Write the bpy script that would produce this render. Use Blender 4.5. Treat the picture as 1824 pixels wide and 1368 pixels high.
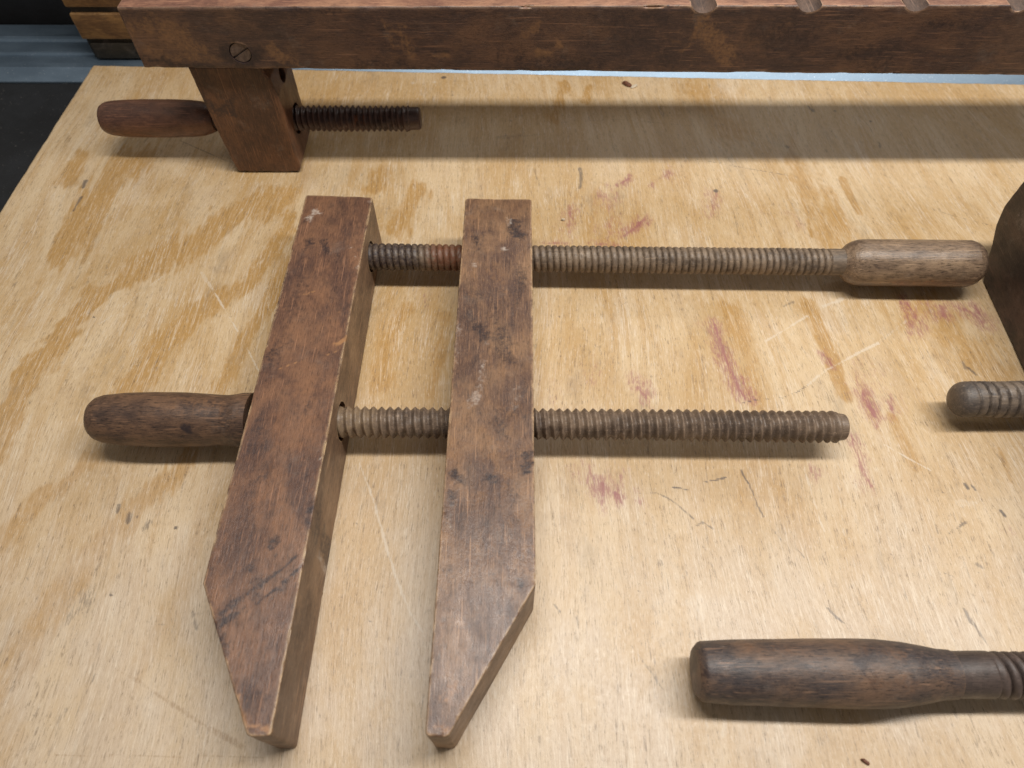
import bpy, bmesh, math, random
import numpy as np
from mathutils import Vector, noise as mnoise

sc = bpy.context.scene
for o in list(bpy.data.objects):
    bpy.data.objects.remove(o)

# ------------------------------------------------------------------ camera
FPX, CX, CY, HC = 1240.0, 912.0, 684.0, 0.39        # focal length and centre in photo pixels, camera height in metres
TH = math.atan(1864.0 / FPX)                          # pitch below the horizon
cam_d = bpy.data.cameras.new('camera')
cam = bpy.data.objects.new('camera', cam_d)
sc.collection.objects.link(cam)
cam.location = (0, 0, HC)
cam.rotation_euler = (math.pi / 2 - TH, 0, 0)
cam_d.sensor_width = 36.0
cam_d.lens = 36.0 * FPX / 1824.0
cam_d.clip_start = 0.01
cam_d.clip_end = 50
cam_d.dof.use_dof = True
cam_d.dof.focus_distance = 0.455
cam_d.dof.aperture_fstop = 9.0
sc.camera = cam

# ------------------------------------------------------------------ light: workshop tube lamp overhead + dim room
w = bpy.data.worlds.new('World')
sc.world = w
w.use_nodes = True
w.node_tree.nodes['Background'].inputs['Color'].default_value = (1.0, 0.955, 0.90, 1)
w.node_tree.nodes['Background'].inputs['Strength'].default_value = 0.205
ld = bpy.data.lights.new('tube_lamp', 'AREA')
ld.shape = 'RECTANGLE'
ld.size, ld.size_y = 1.2, 0.085
ld.energy = 14.0
ld.color = (1.0, 0.965, 0.915)
lamp = bpy.data.objects.new('tube_lamp', ld)
sc.collection.objects.link(lamp)
lamp.location = (0.34, 0.27, 0.98)

# a second, weaker fixture farther back on the right
ld2 = bpy.data.lights.new('room_lamp', 'AREA')
ld2.shape = 'RECTANGLE'
ld2.size, ld2.size_y = 1.2, 0.25
ld2.energy = 6.0
ld2.color = (1.0, 0.95, 0.88)
lamp2 = bpy.data.objects.new('room_lamp', ld2)
sc.collection.objects.link(lamp2)
lamp2.location = (0.75, 1.75, 1.45)
lamp2.rotation_euler = (Vector((0.1, 0.35, 0)) - Vector((0.75, 1.75, 1.45))).to_track_quat('-Z', 'Y').to_euler()

vs = sc.view_settings
vs.view_transform = 'Standard'
vs.look = 'None'
vs.exposure = 0.0
vs.gamma = 1.0

# ------------------------------------------------------------------ measuring helpers (photo pixel -> point of the place)
FW = np.array([0, math.cos(TH), -math.sin(TH)])
UP = np.array([0, math.sin(TH), math.cos(TH)])
RT = np.array([1.0, 0, 0])
CAM = np.array([0, 0, HC])

def ray(u, v):
    return FPX * FW + (u - CX) * RT - (v - CY) * UP

def at(u, v, z=0.0):
    d = ray(u, v)
    return CAM + d * ((z - HC) / d[2])

def aty(u, v, y):
    d = ray(u, v)
    return CAM + d * (y / d[1])

# ------------------------------------------------------------------ object helpers
COL = sc.collection

def tag(o, label, cat, group=None):
    o['label'] = label
    o['category'] = cat
    if group:
        o['group'] = group
    return o

def thing(name, label, cat, loc, group=None):
    o = bpy.data.objects.new(name, None)
    o.empty_display_size = 0.02
    COL.objects.link(o)
    o.location = loc
    return tag(o, label, cat, group)

def link_mesh(name, me, mats, parent=None, root=None, smooth=True, angle=35):
    """mesh is in world coordinates; root is the thing whose base becomes the mesh origin"""
    if root is not None:
        L = Vector(root.location)
        co = np.empty(len(me.vertices) * 3, np.float32)
        me.vertices.foreach_get('co', co)
        co = co.reshape(-1, 3) - np.array(L, np.float32)
        me.vertices.foreach_set('co', co.ravel())
    for m in (mats if isinstance(mats, (list, tuple)) else [mats]):
        me.materials.append(m)
    if smooth:
        me.polygons.foreach_set('use_smooth', np.ones(len(me.polygons), bool))
        try:
            me.set_sharp_from_angle(angle=math.radians(angle))
        except Exception:
            pass
    me.update()
    o = bpy.data.objects.new(name, me)
    COL.objects.link(o)
    if parent is not None:
        o.parent = parent
    return o

def bm_mesh(name, bm):
    bmesh.ops.recalc_face_normals(bm, faces=bm.faces)
    me = bpy.data.meshes.new(name)
    bm.to_mesh(me)
    bm.free()
    return me

def prism_bm(poly, vec):
    bm = bmesh.new()
    vec = Vector(vec)
    a = [bm.verts.new(Vector(p)) for p in poly]
    b = [bm.verts.new(Vector(p) + vec) for p in poly]
    n = len(a)
    bm.faces.new(a)
    bm.faces.new(b[::-1])
    for i in range(n):
        bm.faces.new((a[i], b[i], b[(i + 1) % n], a[(i + 1) % n]))
    bmesh.ops.recalc_face_normals(bm, faces=bm.faces)
    return bm

def cyl_bm(p0, p1, r, seg=40):
    bm = bmesh.new()
    p0, p1 = Vector(p0), Vector(p1)
    a = (p1 - p0).normalized()
    e1 = a.orthogonal().normalized()
    e2 = a.cross(e1)
    R0, R1 = [], []
    for k in range(seg):
        t = 2 * math.pi * k / seg
        d = (e1 * math.cos(t) + e2 * math.sin(t)) * r
        R0.append(bm.verts.new(p0 + d))
        R1.append(bm.verts.new(p1 + d))
    bm.faces.new(R0)
    bm.faces.new(R1)
    for k in range(seg):
        bm.faces.new((R0[k], R0[(k + 1) % seg], R1[(k + 1) % seg], R1[k]))
    bmesh.ops.recalc_face_normals(bm, faces=bm.faces)
    return bm

def cut_holes(bm, cutters):
    """bmesh minus cutters (exact boolean on temporary objects)"""
    me = bm_mesh('tmp', bm)
    o = bpy.data.objects.new('tmp', me)
    COL.objects.link(o)
    tmp = []
    for c in cutters:
        cm = bm_mesh('tmpc', c)
        co = bpy.data.objects.new('tmpc', cm)
        COL.objects.link(co)
        md = o.modifiers.new('b', 'BOOLEAN')
        md.operation = 'DIFFERENCE'
        md.solver = 'EXACT'
        md.object = co
        tmp.append(co)
    dg = bpy.context.evaluated_depsgraph_get()
    dg.update()
    res = bmesh.new()
    res.from_mesh(o.evaluated_get(dg).to_mesh())
    for x in tmp + [o]:
        bpy.data.objects.remove(x)
    return res

def bevel_sharp(bm, width, seg=2, ang=30, sel=None):
    es = [e for e in bm.edges if len(e.link_faces) == 2 and e.calc_face_angle(0) > math.radians(ang) and (sel is None or sel(e))]
    bmesh.ops.bevel(bm, geom=es, offset=width, segments=seg, profile=0.6, affect='EDGES', clamp_overlap=True)

def slice_grid(bm, axis, step):
    """cut the mesh along an axis so that it can carry worn edges and stains"""
    lo = min(v.co[axis] for v in bm.verts)
    hi = max(v.co[axis] for v in bm.verts)
    n = Vector((0, 0, 0))
    n[axis] = 1
    x = lo + step
    while x < hi - step * 0.3:
        p = Vector((0, 0, 0))
        p[axis] = x
        bmesh.ops.bisect_plane(bm, geom=bm.verts[:] + bm.edges[:] + bm.faces[:], dist=1e-6, plane_co=p, plane_no=n)
        x += step
    bmesh.ops.triangulate(bm, faces=[f for f in bm.faces if len(f.verts) > 4])

def wobble(bm, amp, scale, seed):
    """hand-worn unevenness"""
    off = Vector((seed * 3.7, seed * 1.3, seed * 7.1))
    bm.normal_update()
    mv = []
    for v in bm.verts:
        n1 = mnoise.noise(v.co * scale + off)
        n2 = mnoise.noise(v.co * scale * 6 + off)
        mv.append(v.normal * (n1 * amp + n2 * amp * 0.35))
    for v, d in zip(bm.verts, mv):
        v.co += d

def chip_edges(bm, amp, scale, seed, ang=20):
    """dents along the arrises"""
    off = Vector((seed * 5.1, seed * 2.9, seed * 0.7))
    sharp = set()
    for e in bm.edges:
        if len(e.link_faces) == 2 and e.calc_face_angle(0) > math.radians(ang):
            sharp.update(e.verts)
    bm.normal_update()
    for v in sharp:
        n = mnoise.noise(v.co * scale + off)
        if n > 0.12:
            v.co -= v.normal * (n - 0.12) * amp

# ---- painted wear: float attributes made from strokes (stains, ink, scratches on the thing itself)
def to_pts(pts, proj):
    return np.array([proj(u, v) for u, v in pts])

def lumpy(q, f, seed):
    """cheap smooth noise on points, about -1..1; f = cycles per metre in x, y, z"""
    rs_ = np.random.RandomState(seed)
    out = np.zeros(len(q), np.float32)
    for k in range(9):
        d = rs_.normal(size=3) * np.array(f) * 2 * math.pi * (0.5 + 0.35 * k)
        out += np.sin(q @ d.astype(np.float32) + rs_.uniform(0, 6.28)) / (1 + 0.35 * k)
    return out * 0.42

def paint(me, strokes, proj, rng_seed=0, freq=(70, 70, 70), ragged=0.7):
    n = len(me.vertices)
    co = np.empty(n * 3, np.float32)
    me.vertices.foreach_get('co', co)
    co = co.reshape(-1, 3)
    out = {}
    for attr, s, wpx, soft, pts in strokes:
        P = to_pts(pts, proj)
        u0, v0 = pts[len(pts) // 2]
        px = np.linalg.norm(proj(u0 + 1, v0) - proj(u0, v0))
        half = wpx * px * 0.5
        rad = half * (1 + soft) * 1.9
        lo = P.min(0) - rad
        hi = P.max(0) + rad
        idx = np.nonzero(np.all((co >= lo) & (co <= hi), axis=1))[0]
        if len(idx) == 0:
            continue
        q = co[idx]
        best = np.full(len(idx), 1e9, np.float32)
        if len(P) == 1:
            best = np.linalg.norm(q - P[0], axis=1)
        for a, b in zip(P[:-1], P[1:]):
            ab = b - a
            L2 = float(ab @ ab) + 1e-12
            t = np.clip((q - a) @ ab / L2, 0, 1)
            d = np.linalg.norm(q - (a + t[:, None] * ab), axis=1)
            best = np.minimum(best, d)
        best = best + half * ragged * lumpy(q, freq, len(pts) * 7 + int(pts[0][0])) * (0.4 + soft)
        t = np.clip((best - half * (1 - soft)) / (2 * half * soft + 1e-9), 0, 1)
        val = s * (1 - t * t * (3 - 2 * t))
        A = out.setdefault(attr, np.zeros(n, np.float32))
        A[idx] = np.maximum(A[idx], val)
    for k, A in out.items():
        if k in me.attributes:
            old = np.empty(n, np.float32)
            me.attributes[k].data.foreach_get('value', old)
            me.attributes[k].data.foreach_set('value', np.maximum(old, A))
            continue
        a = me.attributes.new(k, 'FLOAT', 'POINT')
        a.data.foreach_set('value', A)

# ------------------------------------------------------------------ materials
class NT:
    def __init__(self, name):
        self.m = bpy.data.materials.new(name)
        self.m.use_nodes = True
        self.t = self.m.node_tree
        self.b = self.t.nodes['Principled BSDF']
    def n(self, typ, **kw):
        nd = self.t.nodes.new(typ)
        for k, v in kw.items():
            setattr(nd, k, v)
        return nd
    def l(self, a, b):
        self.t.links.new(a, b)
    def put(self, sock, v):
        if hasattr(v, 'links') or isinstance(v, bpy.types.NodeSocket):
            self.l(v, sock)
        else:
            sock.default_value = v
    def math(self, op, a, b=0.0, clamp=False):
        nd = self.n('ShaderNodeMath', operation=op, use_clamp=clamp)
        self.put(nd.inputs[0], a)
        self.put(nd.inputs[1], b)
        return nd.outputs[0]
    def rng(self, v, a, b, c=0.0, d=1.0):
        nd = self.n('ShaderNodeMapRange', interpolation_type='SMOOTHSTEP')
        self.put(nd.inputs[0], v)
        for i, x in enumerate((a, b, c, d)):
            self.put(nd.inputs[i + 1], x)
        return nd.outputs[0]
    def mix(self, f, a, b, mode='MIX'):
        nd = self.n('ShaderNodeMix', data_type='RGBA', blend_type=mode)
        self.put(nd.inputs[0], f)
        self.put(nd.inputs[6], a if not isinstance(a, tuple) else a + (1,))
        self.put(nd.inputs[7], b if not isinstance(b, tuple) else b + (1,))
        return nd.outputs[2]
    def attr(self, name, vec=False):
        nd = self.n('ShaderNodeAttribute', attribute_name=name)
        return nd.outputs['Vector'] if vec else nd.outputs['Fac']
    def mapped(self, src, scale, loc=(0, 0, 0)):
        nd = self.n('ShaderNodeMapping')
        self.l(src, nd.inputs[0])
        nd.inputs['Scale'].default_value = scale
        nd.inputs['Location'].default_value = loc
        return nd.outputs[0]
    def noise(self, vec, scale, detail=4.0, rough=0.55, dist=0.0):
        nd = self.n('ShaderNodeTexNoise')
        self.l(vec, nd.inputs['Vector'])
        nd.inputs['Scale'].default_value = scale
        nd.inputs['Detail'].default_value = detail
        nd.inputs['Roughness'].default_value = rough
        nd.inputs['Distortion'].default_value = dist
        return nd.outputs[0]
    def bump(self, h, strength, dist):
        nd = self.n('ShaderNodeBump')
        nd.inputs['Strength'].default_value = strength
        nd.inputs['Distance'].default_value = dist
        self.l(h, nd.inputs['Height'])
        self.l(nd.outputs[0], self.b.inputs['Normal'])
        return nd

def obj_coord(k):
    return k.n('ShaderNodeTexCoord').outputs['Object']

def old_wood(name, light, mid, dark, axis='y', wear=(0.42, 0.28, 0.15), wear_amt=1.0, rough=0.5, seed=0.0,
             blotch=1.0, pores=0.5, grime=0.5, wear_r=0.0015, spec=0.5, along=9.0, grimec=(0.030, 0.019, 0.019), fibre=0.35, dust=0.30, amberc=(0.34, 0.17, 0.075)):
    k = NT(name)
    oc = obj_coord(k)
    A = along
    st = {'x': (A, 160, 160), 'y': (160, A, 160), 'z': (160, 160, A)}[axis]
    ss = {'x': (75, 560, 560), 'y': (560, 75, 560), 'z': (560, 560, 75)}[axis]
    sb = {'x': (0.8, 1.3, 1.3), 'y': (1.3, 0.8, 1.3), 'z': (1.3, 1.3, 0.8)}[axis]
    loc = (seed, seed * 1.7, seed * 0.6)
    g = k.noise(k.mapped(oc, st, loc), 2.2, 5.0, 0.6, 0.3)                     # fibres
    g2 = k.noise(k.mapped(oc, ss, loc), 2.6, 5.0, 0.68)                        # short pores
    b1 = k.noise(k.mapped(oc, sb, loc), 26.0, 8.0, 0.66, 0.4)                  # blotches of old finish
    b2 = k.noise(k.mapped(oc, sb, (seed + 5, seed, 2)), 75.0, 7.0, 0.70)
    speck = k.noise(k.mapped(oc, (1, 1, 1), loc), 620.0, 4.0, 0.75)
    f1 = k.rng(k.math('ADD', k.math('MULTIPLY', g, fibre), k.math('MULTIPLY', b1, 1.0 - fibre)), 0.34, 0.66)
    c = k.mix(f1, dark, mid)
    c = k.mix(k.math('MULTIPLY', k.rng(b1, 0.42, 0.66), blotch), c, light)
    c = k.mix(k.math('MULTIPLY', k.rng(b2, 0.50, 0.72), 0.50 * blotch), c, tuple(x * 0.50 for x in dark))
    c = k.mix(k.math('MULTIPLY', k.rng(b2, 0.46, 0.30), 0.45 * blotch), c, tuple(x * 1.35 for x in light))
    c = k.mix(k.math('MULTIPLY', k.rng(g2, 0.53, 0.68), 0.45), c, tuple(x * 1.35 for x in light))
    c = k.mix(k.math('MULTIPLY', k.rng(g2, 0.47, 0.35), pores), c, tuple(x * 0.30 for x in dark))
    c = k.mix(k.math('MULTIPLY', k.rng(speck, 0.58, 0.70), 0.28), c, tuple(x * 1.6 for x in light))
    c = k.mix(k.math('MULTIPLY', k.rng(speck, 0.42, 0.30), 0.40), c, tuple(x * 0.35 for x in dark))
    du = k.noise(k.mapped(oc, (1, 1, 1), (seed, 3, 8)), 48.0, 8.0, 0.72, 0.3)
    c = k.mix(k.math('MULTIPLY', k.rng(du, 0.54, 0.74), dust), c, (0.27, 0.215, 0.175))
    sc_ = k.n('ShaderNodeTexNoise')
    k.l(k.mapped(oc, {'x': (30, 900, 900), 'y': (900, 30, 900), 'z': (900, 900, 30)}[axis], (seed, 1, 1)), sc_.inputs['Vector'])
    sc_.inputs['Scale'].default_value = 1.0
    sc_.inputs['Detail'].default_value = 2.0
    c = k.mix(k.math('MULTIPLY', k.rng(sc_.outputs[0], 0.62, 0.72), 0.50), c, tuple(x * 1.9 for x in light))
    # grime patches
    gr = k.noise(k.mapped(oc, sb, (seed + 9, 4, seed)), 38.0, 8.0, 0.7, 0.6)
    c = k.mix(k.math('MULTIPLY', k.rng(gr, 0.60, 0.70), grime), c, grimec)
    rub = k.noise(k.mapped(oc, (1, 1, 1), (seed, 6, 2)), 150.0, 5.0, 0.7)
    c = k.mix(k.math('MULTIPLY', k.math('MULTIPLY', k.attr('crest'), k.rng(rub, 0.38, 0.60)), 0.42), c, tuple(min(x * 1.6, 0.6) for x in light))
    # stains that belong to this thing
    brk = k.noise(k.mapped(oc, (1, 1, 1), loc), 420.0, 5.0, 0.7)
    for nm, colr in (('amber', amberc), ('red', (0.145, 0.050, 0.022)), ('dark', grimec), ('pale', (0.55, 0.47, 0.40))):
        a = k.attr(nm)
        lo = k.math('SUBTRACT', 0.62, k.math('MULTIPLY', a, 0.62))
        m = k.rng(brk, lo, k.math('ADD', lo, 0.55))
        m = k.math('MULTIPLY', m, k.math('MINIMUM', k.math('MULTIPLY', a, 1.7), 1.0))
        c = k.mix(m, c, colr)
    # arrises rubbed to bare wood
    if wear_amt > 0:
        bv = k.n('ShaderNodeBevel', samples=4)
        bv.inputs['Radius'].default_value = wear_r
        geo = k.n('ShaderNodeNewGeometry')
        dt = k.n('ShaderNodeVectorMath', operation='DOT_PRODUCT')
        k.l(bv.outputs[0], dt.inputs[0])
        k.l(geo.outputs['Normal'], dt.inputs[1])
        wn = k.noise(k.mapped(oc, (1, 1, 1), (seed, 2, 3)), 120.0, 5.0, 0.7)
        wf = k.rng(dt.outputs['Value'], 0.995, 0.90)
        wf = k.math('MULTIPLY', wf, k.rng(wn, 0.36, 0.56))
        wf = k.math('MULTIPLY', wf, k.math('SUBTRACT', 1.0, k.math('MULTIPLY', k.attr('dark'), 1.6), True))
        c = k.mix(k.math('MULTIPLY', wf, wear_amt), c, wear)
    k.l(c, k.b.inputs['Base Color'])
    r = k.math('ADD', rough, k.math('MULTIPLY', k.math('SUBTRACT', b2, 0.5), 0.5))
    k.l(r, k.b.inputs['Roughness'])
    k.b.inputs['Specular IOR Level'].default_value = spec
    h = k.math('ADD', k.math('MULTIPLY', g, 0.6), k.math('MULTIPLY', g2, 0.5))
    h = k.math('ADD', h, k.math('MULTIPLY', speck, 0.35))
    h = k.math('ADD', h, k.math('MULTIPLY', b2, 0.8))
    h = k.math('ADD', h, k.math('MULTIPLY', b1, 1.2))
    k.bump(h, 0.40, 0.0007)
    return k.m

def ply_mat():
    k = NT('plywood_face')
    gc = k.attr('grain', vec=True)
    fib = k.noise(k.mapped(gc, (480, 34, 1)), 1.0, 6.0, 0.66, 0.2)
    fine = k.noise(k.mapped(gc, (1500, 190, 1)), 1.0, 4.0, 0.72)
    streak = k.noise(k.mapped(gc, (85, 7, 1), (3, 1, 0)), 1.0, 6.0, 0.62, 0.5)
    low = k.noise(k.mapped(gc, (13, 4.5, 1), (1.3, 7, 0)), 1.0, 6.0, 0.62, 0.9)
    low2 = k.noise(k.mapped(gc, (30, 14, 1), (5, 2, 0)), 1.0, 6.0, 0.65)
    speck = k.noise(k.mapped(gc, (900, 600, 1)), 1.0, 4.0, 0.75)
    speck2 = k.noise(k.mapped(gc, (230, 150, 1), (2, 9, 0)), 1.0, 6.0, 0.8)
    pale, tan, warm, amber = (0.625, 0.467, 0.285), (0.512, 0.340, 0.162), (0.475, 0.290, 0.115), (0.425, 0.240, 0.074)
    c = k.mix(k.rng(low, 0.38, 0.62), pale, tan)
    c = k.mix(k.math('MULTIPLY', k.rng(streak, 0.48, 0.68), 0.55), c, warm)
    c = k.mix(k.math('MULTIPLY', k.rng(low2, 0.52, 0.70), 0.45), c, (0.60, 0.475, 0.345))
    c = k.mix(k.math('MULTIPLY', k.rng(low2, 0.46, 0.30), 0.35), c, (0.46, 0.33, 0.215))
    # nested growth-ring lines of the rotary-cut veneer
    rf = k.noise(k.mapped(gc, (11, 1.7, 1), (4.2, 1.1, 0)), 1.0, 1.5, 0.45, 0.25)
    rl_ = k.math('ABSOLUTE', k.math('SINE', k.math('MULTIPLY', rf, 62.0)))
    rl_ = k.math('MULTIPLY', k.rng(k.math('ADD', rl_, k.math('MULTIPLY', k.math('SUBTRACT', fib, 0.5), 0.7)), 0.62, 1.02), k.rng(low2, 0.36, 0.62))
    c = k.mix(k.math('MULTIPLY', rl_, 0.42), c, (0.455, 0.270, 0.098))
    a = k.attr('amber')
    rag = k.noise(k.mapped(gc, (620, 26, 1), (8, 8, 0)), 1.0, 5.0, 0.65)
    edge = k.math('ADD', a, k.math('MULTIPLY', k.math('SUBTRACT', rag, 0.5), 0.60))
    am = k.math('MULTIPLY', k.rng(edge, -0.05, 0.78), k.math('MINIMUM', k.math('MULTIPLY', a, 2.0), 1.0))
    c = k.mix(k.math('MULTIPLY', am, 0.96), c, k.mix(k.rng(fib, 0.3, 0.7), amber, (0.49, 0.300, 0.120)))
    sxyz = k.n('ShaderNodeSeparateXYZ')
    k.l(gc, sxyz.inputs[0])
    worn = k.math('MULTIPLY', k.rng(sxyz.outputs[1], 0.30, 0.06), k.rng(low2, 0.25, 0.60))      # lamp's whitish sheen painted into the colour of the front part
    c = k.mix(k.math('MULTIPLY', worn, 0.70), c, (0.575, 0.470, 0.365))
    c = k.mix(k.math('MULTIPLY', k.rng(fib, 0.52, 0.70), 0.45), c, (0.66, 0.53, 0.39))
    c = k.mix(k.math('MULTIPLY', k.rng(fib, 0.45, 0.30), 0.42), c, (0.30, 0.20, 0.11))
    c = k.mix(k.math('MULTIPLY', k.rng(fine, 0.55, 0.68), 0.55), c, (0.76, 0.65, 0.51))
    c = k.mix(k.math('MULTIPLY', k.rng(fine, 0.46, 0.33), 0.48), c, (0.25, 0.165, 0.095))
    # hairline checks along the grain
    ck = k.noise(k.mapped(gc, (190, 7, 1), (11, 3, 0)), 1.0, 4.0, 0.6, 0.15)
    ckm = k.math('MULTIPLY', k.rng(k.math('ABSOLUTE', k.math('SUBTRACT', ck, 0.5)), 0.013, 0.004), k.rng(speck2, 0.44, 0.60))
    c = k.mix(k.math('MULTIPLY', ckm, 0.60), c, (0.17, 0.115, 0.075))
    ck2 = k.noise(k.mapped(gc, (230, 9, 1), (21, 13, 0)), 1.0, 4.0, 0.6, 0.15)
    ckp = k.math('MULTIPLY', k.rng(k.math('ABSOLUTE', k.math('SUBTRACT', ck2, 0.5)), 0.016, 0.004), k.rng(low2, 0.40, 0.60))
    c = k.mix(k.math('MULTIPLY', ckp, 0.55), c, (0.74, 0.63, 0.49))
    # dirt worked into the open grain
    gd = k.math('MULTIPLY', k.rng(fine, 0.42, 0.30), k.rng(speck2, 0.48, 0.60))
    c = k.mix(k.math('MULTIPLY', gd, 0.95), c, (0.12, 0.085, 0.055))
    c = k.mix(k.math('MULTIPLY', k.rng(speck, 0.60, 0.70), k.math('MULTIPLY', k.rng(speck2, 0.52, 0.62), 0.75)), c, (0.13, 0.088, 0.055))
    sm = k.noise(k.mapped(gc, (38, 15, 1), (4, 3, 0)), 1.0, 8.0, 0.72)
    c = k.mix(k.math('MULTIPLY', k.rng(sm, 0.53, 0.72), 0.36), c, (0.27, 0.205, 0.140))
    brk = k.noise(k.mapped(gc, (1150, 140, 1), (2, 2, 0)), 1.0, 4.0, 0.7)
    brk2 = k.noise(k.mapped(gc, (420, 260, 1), (6, 1, 0)), 1.0, 6.0, 0.75)
    bb = k.math('ADD', k.math('MULTIPLY', brk, 0.65), k.math('MULTIPLY', brk2, 0.35))
    for nm, colr, top, sl in (('brown', (0.27, 0.155, 0.07), 0.62, 0.30), ('red', (0.27, 0.075, 0.100), 0.80, 0.34),
                              ('dark', (0.070, 0.062, 0.062), 0.78, 0.40), ('pale', (0.70, 0.62, 0.51), 0.60, 0.36)):
        s = k.attr(nm)
        lo = k.math('SUBTRACT', 0.60, k.math('MULTIPLY', s, sl))
        m = k.rng(bb, lo, k.math('ADD', lo, 0.15))
        m = k.math('MULTIPLY', m, k.math('MINIMUM', k.math('MULTIPLY', s, 1.25), 1.0))
        c = k.mix(k.math('MULTIPLY', m, top), c, colr)
    k.l(c, k.b.inputs['Base Color'])
    r = k.math('ADD', 0.37, k.math('MULTIPLY', k.math('SUBTRACT', brk2, 0.5), 0.55))
    k.l(r, k.b.inputs['Roughness'])
    k.b.inputs['Specular IOR Level'].default_value = 0.45
    h = k.math('ADD', k.math('MULTIPLY', fib, 0.8), k.math('MULTIPLY', fine, 0.45))
    h = k.math('ADD', h, k.math('MULTIPLY', speck, 0.25))
    k.bump(h, 0.45, 0.0007)
    return k.m

def edge_ply_mat():
    k = NT('plywood_edge')
    oc = obj_coord(k)
    wv = k.noise(k.mapped(oc, (4, 4, 420)), 1.0, 3.0, 0.5)
    k.l(k.mix(k.rng(wv, 0.4, 0.6), (0.20, 0.13, 0.07), (0.48, 0.35, 0.20)), k.b.inputs['Base Color'])
    k.b.inputs['Roughness'].default_value = 0.8
    return k.m

def metal_mat():
    k = NT('galvanised_metal')
    oc = obj_coord(k)
    b = k.noise(k.mapped(oc, (1.2, 3, 3)), 14.0, 6.0, 0.6)
    s = k.noise(k.mapped(oc, (1, 1, 1)), 700.0, 3.0, 0.7)
    c = k.mix(k.rng(b, 0.35, 0.7), (0.165, 0.225, 0.290), (0.215, 0.285, 0.360))
    c = k.mix(k.math('MULTIPLY', k.rng(s, 0.62, 0.72), 0.6), c, (0.75, 0.78, 0.80))
    k.l(c, k.b.inputs['Base Color'])
    k.b.inputs['Metallic'].default_value = 0.75
    k.l(k.rng(b, 0.2, 0.8, 0.40, 0.52), k.b.inputs['Roughness'])
    k.bump(k.math('ADD', s, b), 0.08, 0.0003)
    return k.m

def dark_mat(name, base, fleck, rough, thr=0.66, bumpd=0.001):
    k = NT(name)
    oc = obj_coord(k)
    b = k.noise(k.mapped(oc, (1, 1, 1)), 30.0, 7.0, 0.7)
    s = k.noise(k.mapped(oc, (1, 1, 1)), 260.0, 5.0, 0.75)
    c = k.mix(k.rng(b, 0.3, 0.75), tuple(x * 0.6 for x in base), tuple(x * 1.5 for x in base))
    c = k.mix(k.math('MULTIPLY', k.rng(s, thr, thr + 0.08), 0.7), c, fleck)
    k.l(c, k.b.inputs['Base Color'])
    k.b.inputs['Roughness'].default_value = rough
    k.bump(s, 0.4, bumpd)
    return k.m

def plain(name, colr, rough=0.6, metallic=0.0, scale=300.0):
    k = NT(name)
    oc = obj_coord(k)
    s = k.noise(k.mapped(oc, (1, 1, 1)), scale, 5.0, 0.7)
    k.l(k.mix(k.rng(s, 0.3, 0.7), tuple(x * 0.6 for x in colr), tuple(min(x * 1.3, 1) for x in colr)), k.b.inputs['Base Color'])
    k.b.inputs['Roughness'].default_value = rough
    k.b.inputs['Metallic'].default_value = metallic
    k.bump(s, 0.3, 0.0003)
    return k.m

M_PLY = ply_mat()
M_PLYE = edge_ply_mat()
M_METAL = metal_mat()
M_FLOOR = dark_mat('dark_floor', (0.008, 0.0088, 0.0105), (0.11, 0.10, 0.09), 0.75, 0.61)
M_WALL = dark_mat('black_panel', (0.006, 0.006, 0.007), (0.06, 0.06, 0.06), 0.6, 0.72)
M_JAWL = old_wood('jaw_reddish_brown', (0.212, 0.106, 0.058), (0.152, 0.074, 0.043), (0.082, 0.043, 0.032), 'y', dust=0.20, wear=(0.52, 0.36, 0.20), seed=1.0, fibre=0.5, rough=0.37, grime=0.55, wear_r=0.0024)
M_JAWR = old_wood('jaw_brown', (0.242, 0.137, 0.074), (0.172, 0.092, 0.053), (0.090, 0.050, 0.037), 'y', dust=0.28, wear=(0.48, 0.32, 0.18), seed=4.0, fibre=0.5, rough=0.34, grime=0.7, wear_r=0.0024)
M_SIDE = old_wood('jaw_side_grey_brown', (0.275, 0.170, 0.100), (0.205, 0.125, 0.076), (0.130, 0.080, 0.052), 'y', wear=(0.46, 0.32, 0.17), seed=7.0, rough=0.5, grime=0.35)
M_SPGREY = old_wood('spindle_grey_brown', (0.215, 0.155, 0.104), (0.155, 0.110, 0.074), (0.084, 0.060, 0.043), 'x', wear_amt=0.0, seed=2.0, rough=0.5, blotch=0.7)
M_SPBROWN = old_wood('spindle_brown', (0.205, 0.145, 0.100), (0.146, 0.102, 0.072), (0.080, 0.056, 0.042), 'x', wear_amt=0.0, seed=3.0, amberc=(0.27, 0.185, 0.105), rough=0.42, blotch=0.7)
M_SPDARK = old_wood('spindle_dark', (0.090, 0.045, 0.034), (0.060, 0.032, 0.027), (0.035, 0.020, 0.018), 'x', wear_amt=0.0, seed=6.0, rough=0.40, blotch=0.7)
M_ROD = old_wood('rod_grey', (0.165, 0.125, 0.092), (0.105, 0.082, 0.066), (0.052, 0.043, 0.040), 'x', wear_amt=0.0, seed=8.0, rough=0.45, blotch=0.8)
M_HAND1 = old_wood('handle_light_walnut', (0.280, 0.192, 0.122), (0.205, 0.138, 0.090), (0.105, 0.068, 0.046), 'x', wear_amt=0.0, seed=11.0, rough=0.33, pores=0.9, grime=0.2, along=14.0)
M_HAND2 = old_wood('handle_brown', (0.165, 0.090, 0.050), (0.110, 0.060, 0.037), (0.055, 0.032, 0.023), 'x', wear_amt=0.0, seed=13.0, rough=0.45, pores=0.9, grime=0.6, along=14.0)
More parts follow.
